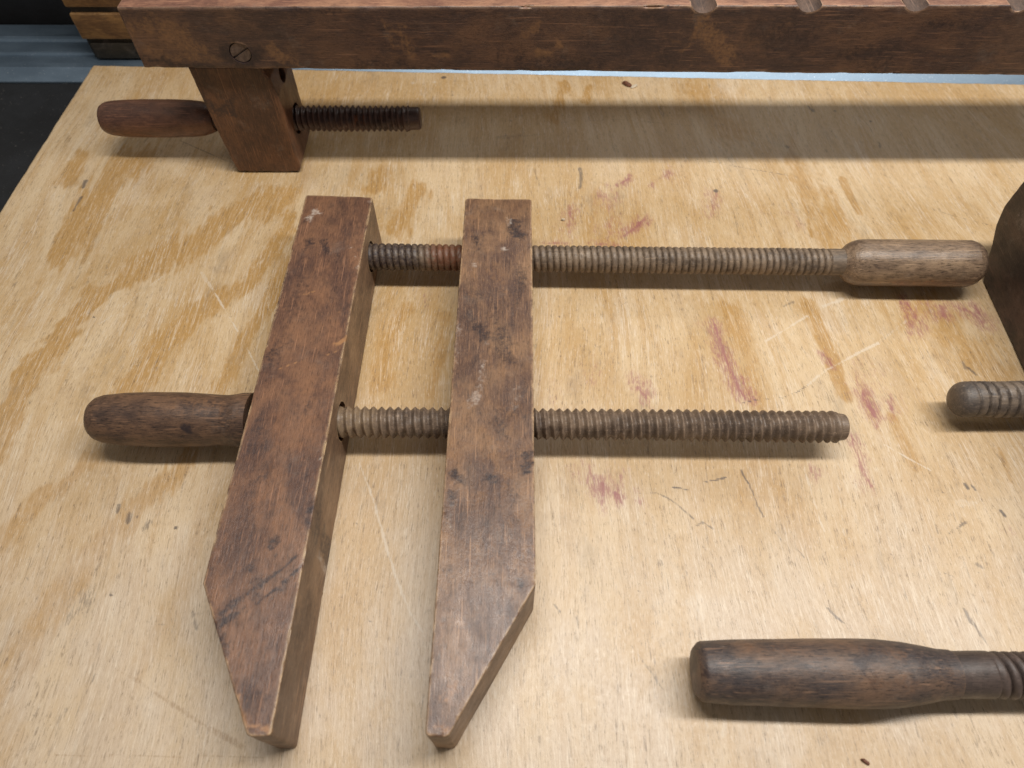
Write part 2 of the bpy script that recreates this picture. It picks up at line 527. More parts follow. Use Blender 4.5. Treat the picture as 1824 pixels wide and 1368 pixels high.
M_HAND3 = old_wood('handle_dark', (0.165, 0.098, 0.062), (0.098, 0.068, 0.054), (0.048, 0.039, 0.040), 'x', wear_amt=0.6, wear=(0.20, 0.13, 0.08), seed=17.0, rough=0.46, dust=0.35, amberc=(0.21, 0.095, 0.042), pores=0.9, grime=0.8, along=14.0, wear_r=0.001)
M_HAND4 = old_wood('handle_red_brown', (0.200, 0.092, 0.052), (0.148, 0.066, 0.040), (0.090, 0.042, 0.028), 'x', wear_amt=0.0, seed=19.0, rough=0.40, pores=0.4, grime=0.3)
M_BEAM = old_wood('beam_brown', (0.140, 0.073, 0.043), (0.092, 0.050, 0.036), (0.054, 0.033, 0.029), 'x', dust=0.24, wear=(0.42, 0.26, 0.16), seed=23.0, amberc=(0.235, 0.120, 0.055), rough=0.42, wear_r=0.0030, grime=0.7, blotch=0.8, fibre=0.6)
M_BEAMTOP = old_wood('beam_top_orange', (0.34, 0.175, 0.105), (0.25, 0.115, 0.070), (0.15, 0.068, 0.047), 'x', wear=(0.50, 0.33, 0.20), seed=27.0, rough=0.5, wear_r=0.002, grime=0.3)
M_NOTCH = old_wood('notch_grey', (0.150, 0.092, 0.064), (0.108, 0.068, 0.050), (0.072, 0.048, 0.039), 'y', wear_amt=0.0, seed=29.0, rough=0.6)
M_LEG = old_wood('leg_red_brown', (0.150, 0.066, 0.031), (0.106, 0.047, 0.025), (0.062, 0.030, 0.019), 'z', wear=(0.28, 0.14, 0.08), seed=31.0, rough=0.42, grime=0.3, wear_amt=0.7)
M_BLOCK = old_wood('block_dark', (0.072, 0.041, 0.030), (0.045, 0.028, 0.022), (0.026, 0.018, 0.016), 'y', wear=(0.07, 0.05, 0.04), seed=37.0, rough=0.45, grime=0.5, wear_amt=0.5)
M_PANEL = old_wood('panel_yellow_brown', (0.30, 0.165, 0.060), (0.225, 0.118, 0.046), (0.14, 0.072, 0.032), 'x', wear=(0.40, 0.25, 0.12), seed=41.0, rough=0.45, grime=0.25)
M_PANELB = old_wood('panel_dark', (0.040, 0.030, 0.018), (0.030, 0.023, 0.014), (0.018, 0.014, 0.010), 'x', wear_amt=0.0, seed=43.0, rough=0.6, grime=0.2)
M_SHAFT = old_wood('shaft_dark', (0.085, 0.060, 0.050), (0.060, 0.044, 0.038), (0.034, 0.027, 0.026), 'x', wear_amt=0.0, seed=47.0, rough=0.42, grime=0.3)
M_IRON = plain('rusty_iron', (0.150, 0.115, 0.100), 0.45, 0.55)
M_BLACK = plain('black_recess', (0.008, 0.006, 0.006), 0.9)
M_CHIPB = plain('chip_brown', (0.16, 0.06, 0.03), 0.6)
M_CHIPP = plain('chip_pale', (0.72, 0.62, 0.48), 0.7)

# ------------------------------------------------------------------ setting: floor, dark wall
def quad_struct(name, pts, mat):
    bm = bmesh.new()
    bm.faces.new([bm.verts.new(p) for p in pts])
    me = bm_mesh(name, bm)
    o = link_mesh(name, me, mat, smooth=False)
    o['kind'] = 'structure'
    return o
ZF = -0.0185
quad_struct('floor', [(-1.6, -1.0, ZF), (1.8, -1.0, ZF), (1.8, 1.2, ZF), (-1.6, 1.2, ZF)], M_FLOOR)
bm = prism_bm([(-1.6, 0.735, ZF + 0.001), (1.8, 0.735, ZF + 0.001), (1.8, 0.775, ZF + 0.001), (-1.6, 0.775, ZF + 0.001)], (0, 0, 0.13))
o = link_mesh('wall', bm_mesh('wall', bm), M_WALL, smooth=False)
o['kind'] = 'structure'

# ------------------------------------------------------------------ plywood board
TL = at(166, 116)
ANG = math.radians(-2.0)
UX = np.array([math.cos(ANG), math.sin(ANG), 0])
UY = np.array([math.sin(ANG), -math.cos(ANG), 0])
BW, BL = 1.02, 0.69
STEP = 0.00115
NXg, NYg = int(BW / STEP), int(BL / STEP)
gx, gy = np.meshgrid(np.linspace(0, BW, NXg + 1), np.linspace(0, BL, NYg + 1))
# ragged sawn edges
rs = np.random.RandomState(3)
def rough1d(n, amp):
    a = np.zeros(n)
    for s in (3, 9, 25):
        a += np.interp(np.arange(n), np.linspace(0, n, n // s + 2), rs.uniform(-1, 1, n // s + 2)) * amp / 2
    return a
dx = rough1d(NYg + 1, 0.0005)
dy = rough1d(NXg + 1, 0.0005)
fx = np.clip(1 - gx / 0.01, 0, 1)
fy = np.clip(1 - gy / 0.01, 0, 1)
px_ = gx + fx * dx[:, None]
py_ = gy + fy * dy[None, :]
W3 = TL[None, None, :] + px_[..., None] * UX + py_[..., None] * UY
W3[..., 2] = 0.00012 * np.sin(gx * 21 + 1) * np.sin(gy * 17)
W3[0, :, 2] -= 0.0005
W3[:, 0, 2] -= 0.0005
top = W3.reshape(-1, 3)
nT = len(top)
ii = (np.arange(NYg)[:, None] * (NXg + 1) + np.arange(NXg)[None, :]).ravel()
quads = np.stack([ii, ii + NXg + 1, ii + NXg + 2, ii + 1], 1)
ring = np.concatenate([np.arange(NXg + 1), (np.arange(1, NYg + 1)) * (NXg + 1) + NXg,
                       NYg * (NXg + 1) + np.arange(NXg - 1, -1, -1), np.arange(NYg - 1, 0, -1) * (NXg + 1)])
low = top[ring].copy()
low[:, 2] = -0.0182
nR = len(ring)
rn = np.roll(np.arange(nR), -1)
skirt = np.stack([ring, ring[rn], nT + rn, nT + np.arange(nR)], 1)
verts = np.concatenate([top, low]).astype(np.float32)
faces = np.concatenate([quads, skirt]).astype(np.int32)
me = bpy.data.meshes.new('plywood_board')
me.vertices.add(len(verts))
me.vertices.foreach_set('co', verts.ravel())
me.loops.add(faces.size)
me.loops.foreach_set('vertex_index', faces.ravel())
me.polygons.add(len(faces))
me.polygons.foreach_set('loop_start', np.arange(0, faces.size, 4, dtype=np.int32))
me.polygons.foreach_set('loop_total', np.full(len(faces), 4, np.int32))
mi = np.zeros(len(faces), np.int32)
mi[len(quads):] = 1
me.update(calc_edges=True)
me.polygons.foreach_set('material_index', mi)
# grain coordinate: fibres run away from the viewer, fanning out a little to the right
xw, yw = verts[:, 0], verts[:, 1]
fan = 0.62 * np.clip(xw - 0.02, 0, 1) * (0.34 - yw) * 0.55
wav = 0.004 * np.sin(yw * 11 + xw * 6) + 0.002 * np.sin(yw * 31 + xw * 19)
grain = np.stack([xw - fan + wav, yw, np.zeros_like(xw)], 1).astype(np.float32)
ga = me.attributes.new('grain', 'FLOAT_VECTOR', 'POINT')
ga.data.foreach_set('vector', grain.ravel())
S = []
def am(w_, pts, s=1.0, soft=0.55): S.append(('amber', s, w_ * 1.2, min(0.95, soft + 0.2), pts))
def rd(w_, pts, s=0.8, soft=0.95):
    S.append(('red', s * 0.85, w_ * 0.9, 0.95, pts))
    S.append(('red', s * 0.66, w_ * 4.5, 0.98, pts))
def dk(w_, pts, s=0.9, soft=0.6): S.append(('dark', s * 0.88, w_ * 0.95, max(soft, 0.7), pts))
def pl(w_, pts, s=0.9, soft=0.6): S.append(('pale', s, w_ * 1.2, soft, pts))
def br(w_, pts, s=0.7, soft=0.7): S.append(('brown', s, w_, soft, pts))
# broad amber late-wood bands of the veneer
am(55, [(235, 283), (190, 335), (150, 398), (118, 445)])
am(30, [(150, 278), (118, 322)], 0.8)
am(52, [(503, 348), (399, 396), (322, 445), (246, 482)])
am(40, [(246, 476), (184, 522), (138, 560), (101, 607), (55, 668), (28, 717), (5, 773), (-30, 830)])
am(26, [(522, 388), (491, 450), (445, 500), (399, 530)])
am(38, [(420, 515), (353, 560), (322, 586), (276, 622), (255, 660), (222, 700), (190, 750)])
am(24, [(519, 462), (479, 545), (436, 603), (408, 658), (389, 690)])
am(30, [(161, 818), (117, 862), (69, 890), (28, 930), (-20, 1000)], 0.9)
am(42, [(335, 815), (292, 862), (250, 892), (222, 930), (178, 968), (150, 1000), (140, 1028), (96, 1070), (64, 1120), (29, 1178), (-20, 1240)])
am(36, [(420, 830), (390, 900), (362, 960), (349, 1003), (305, 1090), (268, 1150), (238, 1209)], 0.45, 0.8)
am(50, [(215, 1250), (190, 1300), (160, 1345)], 0.3, 0.9)
am(34, [(740, 340), (728, 370), (708, 405)], 0.8)
am(26, [(680, 305), (664, 335)], 0.8)
am(30, [(722, 546), (700, 590), (689, 625), (680, 680)], 0.75, 0.7)
am(20, [(790, 560), (778, 645), (770, 700)], 0.6, 0.7)
am(18, [(1006, 150), (998, 180), (985, 215)], 0.9)
am(14, [(1048, 155), (1040, 180)], 0.9)
am(46, [(1250, 165), (1262, 190), (1300, 230)], 0.6, 0.8)
am(50, [(1410, 290), (1440, 336), (1475, 372), (1480, 420)], 0.6, 0.8)
am(40, [(1303, 555), (1316, 600), (1335, 660), (1345, 720)], 0.65, 0.7)
am(22, [(1438, 540), (1461, 594), (1487, 650), (1505, 700)], 0.85, 0.6)
am(75, [(1640, 545), (1698, 600), (1760, 660), (1810, 710)], 0.55, 0.8)
am(70, [(1362, 850), (1390, 905), (1433, 965)], 0.55, 0.8)
am(36, [(1215, 960), (1225, 1010), (1230, 1060)], 0.4, 0.8)
am(16, [(1590, 745), (1605, 785), (1630, 830)], 0.8)
am(8, [(1782, 800), (1792, 835), (1800, 860)], 0.7)
am(60, [(1500, 960), (1550, 1060), (1580, 1130)], 0.35, 0.9)
am(60, [(1060, 760), (1090, 830), (1100, 870)], 0.35, 0.9)
am(40, [(300, 130), (270, 150), (240, 180)], 0.4, 0.9)
br(10, [(1498, 312), (1509, 350), (1540, 395), (1562, 418)], 0.45)
br(6, [(352, 285), (345, 305)], 0.6); br(5, [(330, 612), (350, 604), (318, 604)], 0.6)
br(7, [(201, 1188), (247, 1214), (285, 1240)], 0.55, 0.4)
br(11, [(285, 1240), (334, 1272), (384, 1304), (432, 1330)], 0.62, 0.4)
br(20, [(140, 1290), (200, 1330)], 0.3, 0.9)
br(8, [(1462, 545), (1470, 580)], 0.4)
br(6, [(1513, 862), (1525, 858)], 0.7); br(5, [(1566, 858)], 0.7); br(5, [(1567, 955)], 0.7)
br(5, [(62, 360), (80, 355)], 0.5)
am(90, [(1190, 640), (1220, 700), (1250, 780)], 0.30, 0.95); am(110, [(1090, 370), (1110, 430)], 0.45, 0.95); am(80, [(1320, 360), (1340, 420)], 0.3, 0.95)
am(80, [(880, 300), (870, 345)], 0.35, 0.95); am(60, [(640, 160), (600, 175), (560, 180)], 0.4, 0.95); am(70, [(1650, 170), (1700, 180), (1790, 185)], 0.4, 0.95)
am(90, [(1740, 720), (1790, 800)], 0.35, 0.95); am(60, [(1650, 850), (1690, 960), (1740, 1060)], 0.35, 0.95); am(70, [(60, 470), (20, 540)], 0.35, 0.95); am(60, [(30, 1010), (0, 1060)], 0.4, 0.95)
am(12, [(1452, 552), (1482, 625), (1500, 690)], 0.9, 0.5); am(10, [(1420, 300), (1432, 360), (1446, 420)], 0.8, 0.5); am(12, [(1500, 320), (1530, 380)], 0.8, 0.5)
br(5, [(1444, 545), (1466, 600), (1484, 645)], 0.55); br(4, [(1790, 790), (1800, 850)], 0.5); br(12, [(1380, 865), (1400, 915)], 0.35, 0.95); br(6, [(520, 395), (500, 440)], 0.4); br(6, [(276, 610), (262, 640)], 0.5, 0.9); br(4, [(720, 330), (714, 370), (710, 400)], 0.35)
# purple-red rub marks along the grain
rd(8, [(1274, 579), (1294, 642), (1313, 686), (1328, 712)], 0.9); rd(8, [(1320, 671), (1324, 690)], 0.9)
rd(20, [(1518, 640), (1530, 680), (1545, 710)], 0.55); rd(9, [(1536, 700), (1558, 742)], 0.9)
rd(10, [(1585, 712), (1590, 730)], 0.85); rd(12, [(1136, 690), (1150, 708)], 0.8)
rd(18, [(990, 690), (984, 720)], 0.45); rd(14, [(1061, 650), (1052, 680)], 0.5)
rd(9, [(1617, 540), (1628, 560), (1636, 590)], 0.9); rd(9, [(1650, 545), (1655, 560)], 0.85); rd(9, [(1675, 545), (1680, 562)], 0.85)
rd(10, [(1700, 546), (1730, 556), (1750, 575)], 0.8); rd(8, [(1735, 545), (1745, 560)], 0.9)
rd(6, [(1466, 630), (1483, 652)], 0.85); rd(6, [(1517, 778), (1534, 832), (1545, 860)], 0.8); rd(8, [(1521, 800), (1528, 812)], 0.6)
rd(5, [(1094, 332), (1108, 325), (1122, 318)], 0.9); rd(5, [(1160, 329), (1175, 320), (1193, 308)], 0.85)
rd(6, [(1107, 424), (1128, 408), (1147, 391)], 0.9); rd(9, [(1122, 413), (1128, 408)], 0.95)
rd(6, [(1015, 370), (1013, 421)], 0.75); rd(12, [(1084, 360), (1086, 435)], 0.6)
rd(5, [(965, 434), (1020, 433), (1100, 437)], 0.7); rd(8, [(1076, 350)], 0.8); rd(10, [(1197, 290), (1190, 320)], 0.5)
rd(10, [(1003, 400), (1000, 425)], 0.5)
rd(14, [(1052, 845), (1060, 858)], 0.8); rd(14, [(1072, 862), (1074, 882)], 0.9); rd(13, [(1094, 876), (1100, 886)], 0.9); rd(8, [(1072, 888), (1074, 912)], 0.7)
rd(9, [(1130, 890), (1140, 895)], 0.6); rd(9, [(1457, 845)], 0.8); rd(8, [(1545, 855), (1552, 866)], 0.8); rd(10, [(1540, 875)], 0.5)
rd(8, [(1275, 345), (1268, 385)], 0.7); rd(9, [(1240, 400)], 0.6); rd(10, [(1350, 330), (1355, 380)], 0.4); rd(9, [(1410, 380), (1425, 405)], 0.6)
rd(8, [(748, 515), (760, 540)], 0.5); rd(10, [(800, 600), (806, 625)], 0.35)
rd(10, [(1500, 765), (1512, 790)], 0.4); rd(8, [(1793, 935), (1800, 945)], 0.5); rd(8, [(1020, 800), (1010, 830)], 0.35)
# black ink and dirt
dk(4, [(1256, 858), (1275, 855), (1294, 850)], 0.9); dk(6, [(1286, 853), (1294, 850)], 1.0)
dk(5, [(1198, 868), (1210, 869), (1226, 873)], 0.95)
dk(5, [(1320, 837), (1326, 850), (1333, 861)], 0.9); dk(4, [(1333, 861), (1342, 880), (1350, 902), (1360, 920)], 0.75)
dk(4, [(1371, 936), (1392, 963), (1412, 994), (1424, 1022)], 0.75); dk(3, [(1419, 977), (1433, 994)], 0.7)
dk(4, [(1140, 878), (1170, 878), (1195, 890), (1215, 906), (1235, 924)], 0.68); dk(4, [(1242, 936), (1252, 930), (1270, 942)], 0.68)
dk(8, [(1718, 862), (1724, 870)], 0.95); dk(4, [(1730, 864), (1738, 873)], 0.8)
dk(5, [(1692, 950), (1706, 940), (1720, 930)], 0.75); dk(4, [(1720, 930), (1750, 922)], 0.45)
dk(5, [(1783, 910), (1790, 919)], 1.0); dk(3, [(1773, 905)], 0.9)
dk(9, [(1717, 1085), (1730, 1108)], 0.72); dk(7, [(1735, 1112), (1748, 1132), (1760, 1150)], 0.68)
dk(10, [(1740, 1005), (1752, 1012)], 0.62); dk(3, [(1745, 1020)], 1.0)
dk(5, [(1474, 1083), (1490, 1100), (1504, 1110)], 0.7); dk(3, [(1680, 1020), (1700, 1028)], 0.6)
dk(2.5, [(1324, 717), (1350, 712), (1392, 709), (1423, 697), (1440, 685)], 0.85, 0.5)
dk(6, [(1725, 655), (1738, 668)], 0.8); dk(4, [(1712, 640), (1722, 660)], 0.6)
dk(7, [(153, 322), (148, 334)], 0.85); dk(6, [(144, 352), (131, 376)], 0.8)
dk(8, [(213, 900), (210, 912)], 0.75); dk(9, [(232, 916), (228, 930)], 0.75); dk(9, [(244, 920)], 0.7); dk(11, [(266, 930), (258, 940)], 0.62)
dk(9, [(313, 940)], 1.0); dk(6, [(316, 932)], 0.7)
dk(45, [(150, 1060), (138, 1090)], 0.50, 0.9); dk(14, [(148, 1072), (158, 1060)], 0.55, 0.9); dk(60, [(135, 1048), (165, 1050)], 0.36, 0.9)
dk(6, [(180, 1140), (168, 1180), (157, 1215)], 0.55); dk(4, [(172, 1200), (150, 1240), (128, 1290)], 0.6); dk(14, [(112, 1262), (104, 1300)], 0.42, 0.9)
dk(5, [(120, 1262), (100, 1310), (80, 1360)], 0.55)
dk(9, [(343, 1090), (350, 1120)], 0.6, 0.9); dk(4, [(253, 1103), (270, 1110), (296, 1114)], 0.5)
br(4, [(100, 1345), (210, 1346), (330, 1347), (470, 1350)], 0.62, 0.5); br(4, [(600, 1352), (740, 1353)], 0.5, 0.5); br(4, [(1000, 1355), (1110, 1355), (1220, 1357)], 0.5, 0.5)
dk(6, [(1033, 300), (1035, 318), (1033, 335)], 0.72); dk(5, [(1038, 350), (1034, 400)], 0.5)
dk(6, [(952, 300), (960, 330)], 0.5); dk(9, [(1275, 340)], 1.0); dk(7, [(790, 138)], 1.0); dk(8, [(805, 170)], 0.6)
dk(9, [(1440, 190), (1448, 198)], 0.75); dk(9, [(1486, 198)], 0.8); dk(6, [(1551, 216)], 1.0); dk(9, [(1568, 262), (1565, 254)], 0.85); dk(8, [(1402, 262)], 0.7); dk(14, [(1175, 195), (1185, 205)], 0.5)
dk(2.5, [(1000, 218), (1100, 212), (1240, 225)], 0.5, 0.5)
dk(2.2, [(1240, 283), (1320, 298), (1400, 312)], 0.7, 0.5); dk(3, [(1660, 372), (1700, 385), (1768, 402)], 0.65, 0.6)
dk(10, [(910, 215)], 0.6); dk(10, [(885, 245), (965, 240)], 0.45); dk(2.4, [(320, 250), (400, 285), (440, 298)], 0.7, 0.5)
dk(8, [(1397, 545), (1412, 538)], 0.6); dk(4, [(1104, 545), (1120, 537)], 0.6); dk(5, [(1120, 735), (1112, 760)], 0.3)
dk(4, [(985, 1075), (998, 1090)], 0.6); dk(7, [(1028, 1100), (1030, 1140)], 0.42); dk(3, [(1085, 1120), (1105, 1135)], 0.6); dk(4, [(1125, 1150), (1150, 1185), (1190, 1240)], 0.55); dk(10, [(1160, 1190), (1172, 1215)], 0.42, 0.9)
rr = random.Random(5)
for _ in range(90):                                        # scattered specks
    u, v = rr.uniform(0, 1824), rr.uniform(150, 1366)
    dk(rr.uniform(1.8, 3.4), [(u, v), (u + rr.uniform(-3, 3), v + rr.uniform(0, 4))], rr.uniform(0.5, 0.9))
for _ in range(70):                                         # short torn fibres
    u, v = rr.uniform(0, 1824), rr.uniform(300, 1366)
    sl = (u - 955) / (v + 1180.0)
    ln = rr.uniform(10, 55)
    (pl if rr.random() < 0.55 else dk)(rr.uniform(1.8, 3), [(u, v), (u + sl * ln, v + ln)], rr.uniform(0.4, 0.65))
# pale scratches and paint traces
pl(5, [(640, 825), (665, 890), (690, 980), (710, 1040), (730, 1090), (752, 1125)], 0.7)
pl(4, [(178, 577), (200, 562)], 0.85); pl(3.5, [(212, 554), (249, 520)], 0.75); pl(3, [(265, 510), (290, 493)], 0.8)
pl(5, [(359, 486), (378, 514)], 0.55); pl(2.6, [(378, 514), (402, 554), (424, 591)], 0.85); pl(3, [(440, 620), (460, 660)], 0.7)
pl(4, [(1365, 607), (1400, 586), (1437, 563)], 0.75); pl(3, [(1430, 560), (1451, 614)], 0.75); pl(7, [(1468, 545), (1502, 532)], 0.7)
pl(5, [(1492, 649), (1530, 628), (1564, 611)], 0.75); pl(5, [(1440, 685), (1470, 660), (1492, 649)], 0.7); pl(4, [(1564, 611), (1616, 570)], 0.5)
pl(4, [(1576, 792), (1615, 815), (1658, 838)], 0.75); pl(3, [(1433, 837), (1467, 946)], 0.65); pl(3, [(1480, 796), (1494, 864), (1508, 998), (1542, 1110)], 0.6)
pl(3, [(1542, 1001), (1569, 1114)], 0.6); pl(22, [(1241, 1065), (1250, 1090)], 0.5); pl(16, [(1222, 1072)], 0.5); pl(10, [(1706, 897), (1740, 896)], 0.5)
pl(8, [(735, 148)], 0.6); pl(8, [(775, 146)], 0.7); pl(4, [(1200, 690), (1160, 640)], 0.4); pl(6, [(880, 1210), (900, 1260)], 0.3)
for _ in range(36):
    u, v = rr.uniform(560, 1300), rr.uniform(1180, 1366)
    pl(rr.uniform(5, 12), [(u, v), (u + rr.uniform(-4, 6), v + rr.uniform(10, 40))], rr.uniform(0.35, 0.55), 0.8)
paint(me, S, lambda u, v: at(u, v, 0.0), freq=(60, 20, 1), ragged=0.55)
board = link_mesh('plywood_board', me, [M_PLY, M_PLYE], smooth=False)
tag(board, 'worn plywood sheet under all the clamps, stained with purple marks and scratches', 'plywood board')

# ------------------------------------------------------------------ metal rail behind the board
ZR = -0.008                                              # rail top lies a little below the board face
prof = [(0.6285, ZF + 0.0005), (0.6285, ZR - 0.0085), (0.6380, ZR - 0.0006), (0.6392, ZR + 0.0004), (0.6455, ZR + 0.0008), (0.6465, ZR - 0.0006),
        (0.662, ZR - 0.0010), (0.6632, ZR + 0.0010), (0.665, ZR + 0.0012), (0.667, ZR - 0.0006), (0.685, ZR - 0.0006), (0.6868, ZR + 0.0016), (0.690, ZR + 0.0026), (0.693, ZR + 0.0020), (0.6945, ZR + 0.0008),
        (0.714, ZR + 0.0008), (0.716, ZR - 0.004), (0.716, ZF + 0.0005)]
bm = prism_bm([(-1.2, y, z) for y, z in prof], (2.6, 0, 0))
for v in bm.verts:
    v.co.y -= (v.co.x + 0.47) * 0.006
rail = link_mesh('metal_rail', bm_mesh('metal_rail', bm), M_METAL, angle=25)
tag(rail, 'grey blue metal rail with ridges running along the back edge of the plywood', 'metal rail')

# ------------------------------------------------------------------ grooved panel standing on the rail behind the beam
YP = 0.650
xl = float(aty(136, 50, YP)[0])
def zp(v): return float(aty(140, v, YP)[2])
root = thing('grooved_panel', 'yellow brown grooved wooden board standing on the metal rail behind the long beam', 'wooden board', (xl + 0.3, YP + 0.01, ZR + 0.0014))
def boxx(x0, x1, y0_, y1_, za, zb, bev=0.0012):
    bm = prism_bm([(x0, y0_, za), (x1, y0_, za), (x1, y1_, za), (x0, y1_, za)], (0, 0, zb - za))
    bevel_sharp(bm, bev, 2)
    return bm
def panel_piece(name, dx_, dy_, va, vb, mat, bev=0.0012):
    za, zb = (zp(va) if va else ZR + 0.0014), (zp(vb) if vb else 0.11)
    link_mesh(name, bm_mesh(name, boxx(xl + dx_, xl + 0.62 - dx_, YP + dy_, YP + 0.022 - dx_, za, zb, bev)), mat, root, root)
panel_piece('panel_core', 0.0015, 0.0035, None, 4, M_PANELB, 0.0005)
panel_piece('panel_dark_strip', 0.004, 0.0015, None, 79, M_PANELB)  # dark strip set back below the lower band, down to the rail
panel_piece('panel_band', 0.0, 0.0, 70, 25, M_PANEL)
panel_piece('panel_band', 0.0, 0.0, 13, None, M_PANEL)

# ------------------------------------------------------------------ turned spindles and handles
def axis_of(st, z):
    """measured (u, v_top, v_bottom) stations of a round bar lying with its centre at height z -> x, y, r"""
    out = []
    for u, a, b in st:
        A = float(aty(CX, a, 1.0)[2])          # slopes of the two tangent rays in the y-z plane
        ya = at(CX, a)[1]
        yb = at(CX, b)[1]
        ta, tb = math.atan2(HC, ya), math.atan2(HC, yb)
        mid, half = (ta + tb) / 2, (tb - ta) / 2
        D = (HC - z) / math.sin(mid)
        r = D * math.sin(half)
        y = (HC - z) / math.tan(mid)
        vm = (a + b) / 2
        d = ray(u, vm)
        x = CAM[0] + d[0] * (y / d[1])
        out.append((x, y, r))
    return np.array(out)

def turned(name, xs, rs_, line, z, mat, parent, root, seg=44, thread=None, seed=0, lump=0.0002, strokes=None, proj=None, tint=None, ell=1.0):
    """solid of revolution about the near-x axis line y = line[0]*x + line[1]; thread=(x0,x1,pitch,depth,kind,fade)"""
    m, c = line
    x0, x1 = xs[0], xs[-1]
    samples = set(np.round(np.concatenate([np.arange(x0, x1, 0.0016), np.array(xs)]), 6).tolist())
    if thread:
        ta, tb, p, dep, kind, hand = thread
        fine = np.arange(max(ta - p, x0), min(tb + p, x1), p / 12.0)
        samples = {s for s in samples if s < ta - p or s > tb + p} | set(np.round(fine, 6).tolist()) | {float(np.round(x0, 6)), float(np.round(x1, 6))}
    X = np.array(sorted(samples))
    R = np.interp(X, xs, rs_)
    ang = np.arange(seg) * 2 * math.pi / seg
    XX, AA = np.meshgrid(X, ang, indexing='ij')
    RR = np.repeat(R[:, None], seg, 1)
    lum = lump * (np.sin(XX * 90 + AA * 2 + seed) + np.sin(XX * 41 - AA * 3 + seed * 2) + 0.7 * np.sin(XX * 230 + AA + seed))
    RR = RR + lum * np.clip(RR / 0.008, 0, 1)
    if thread:
        ph = XX / p + hand * AA / (2 * math.pi) + 0.05 * np.sin(XX * 120 + seed)
        f = np.mod(ph, 1.0)
        if kind == 'v':
            prof_ = np.abs(f - 0.5) * 2
            prof_ = np.clip(prof_ * 1.15 - 0.05, 0, 1)
        elif kind == 'round':
            prof_ = 1 - np.sqrt(np.clip(1 - (2 * f - 1) ** 2, 0, 1))
        else:                                  # flat crests with narrow grooves
            prof_ = np.clip((np.abs(f - 0.5) * 2 - 0.62) / 0.3, 0, 1)
        mask = np.clip((XX - ta) / (p * 1.2), 0, 1) * np.clip((tb - XX) / (p * 1.2), 0, 1)
        cr = np.clip((0.30 - prof_) / 0.25, 0, 1) * mask
        chew = 0.75 + 0.25 * np.sin(XX * 310 + AA * 5 + seed) * np.sin(XX * 77 + seed)
        RR = RR - dep * prof_ * mask * np.clip(chew + 0.2, 0.6, 1.0)
    t = np.array([1.0, m]) / math.hypot(1, m)
    Yc = m * XX + c
    ey = np.cos(AA) * RR * ell
    VX = XX - ey * m
    VY = Yc + ey
    VZ = z + np.sin(AA) * RR
    V = np.stack([VX, VY, VZ], -1).reshape(-1, 3)
    if thread:
        nz = lumpy(V.astype(np.float32), (160, 160, 160), int(seed) + 50)
        nz2 = lumpy(V.astype(np.float32), (420, 300, 300), int(seed) + 80)
        bite = (np.clip(nz - 0.55, 0, 1) * 0.0012 + np.clip(nz2 - 0.75, 0, 1) * 0.0010) * cr.ravel()
        rad = np.stack([np.zeros_like(RR), np.cos(AA), np.sin(AA)], -1).reshape(-1, 3)
        V = V - rad * bite[:, None]
    n = len(X)
    idx = np.arange(n * seg).reshape(n, seg)
    F = np.stack([idx[:-1], np.roll(idx[:-1], -1, 1), np.roll(idx[1:], -1, 1), idx[1:]], -1).reshape(-1, 4).tolist()
    F.append(idx[0].tolist())
    F.append(idx[-1][::-1].tolist())
    me = bpy.data.meshes.new(name)
    me.from_pydata(V.tolist(), [], F)
    me.update()
    bm = bmesh.new(); bm.from_mesh(me); bmesh.ops.recalc_face_normals(bm, faces=bm.faces); bm.to_mesh(me); bm.free()
    if strokes:
        paint(me, strokes, proj)
    if thread:
        a = me.attributes.new('crest', 'FLOAT', 'POINT')
        a.data.foreach_set('value', cr.ravel().astype(np.float32))
    if tint:
        for at_, fn in tint.items():
            co = np.empty(len(me.vertices) * 3, np.float32)
            me.vertices.foreach_get('co', co)
            co = co.reshape(-1, 3)
            if at_ in me.attributes:
                continue
            a = me.attributes.new(at_, 'FLOAT', 'POINT')
            a.data.foreach_set('value', fn(co).astype(np.float32))
    return link_mesh(name, me, mat, parent, root, angle=50)

def fit(a):
    m, c = np.polyfit(a[:, 0], a[:, 1], 1)
    return float(m), float(c)
def upper_proj(line, z, r):
    """pixel -> point on the visible upper side of a bar (good enough to place a stain)"""
    def f(u, v):
        d = ray(u, v)
        m, c = line
        # intersect ray with cylinder about the x axis through (y=c+m*x, z)
        p = CAM
        yy = c + m * float(at(u, v, z)[0])
        oy, oz = p[1] - yy, p[2] - z
        A = d[1] ** 2 + d[2] ** 2
        B = 2 * (oy * d[1] + oz * d[2])
        C_ = oy * oy + oz * oz - r * r
        D = B * B - 4 * A * C_
        t = (-B - math.sqrt(max(D, 0))) / (2 * A)
        return p + d * t
    return f

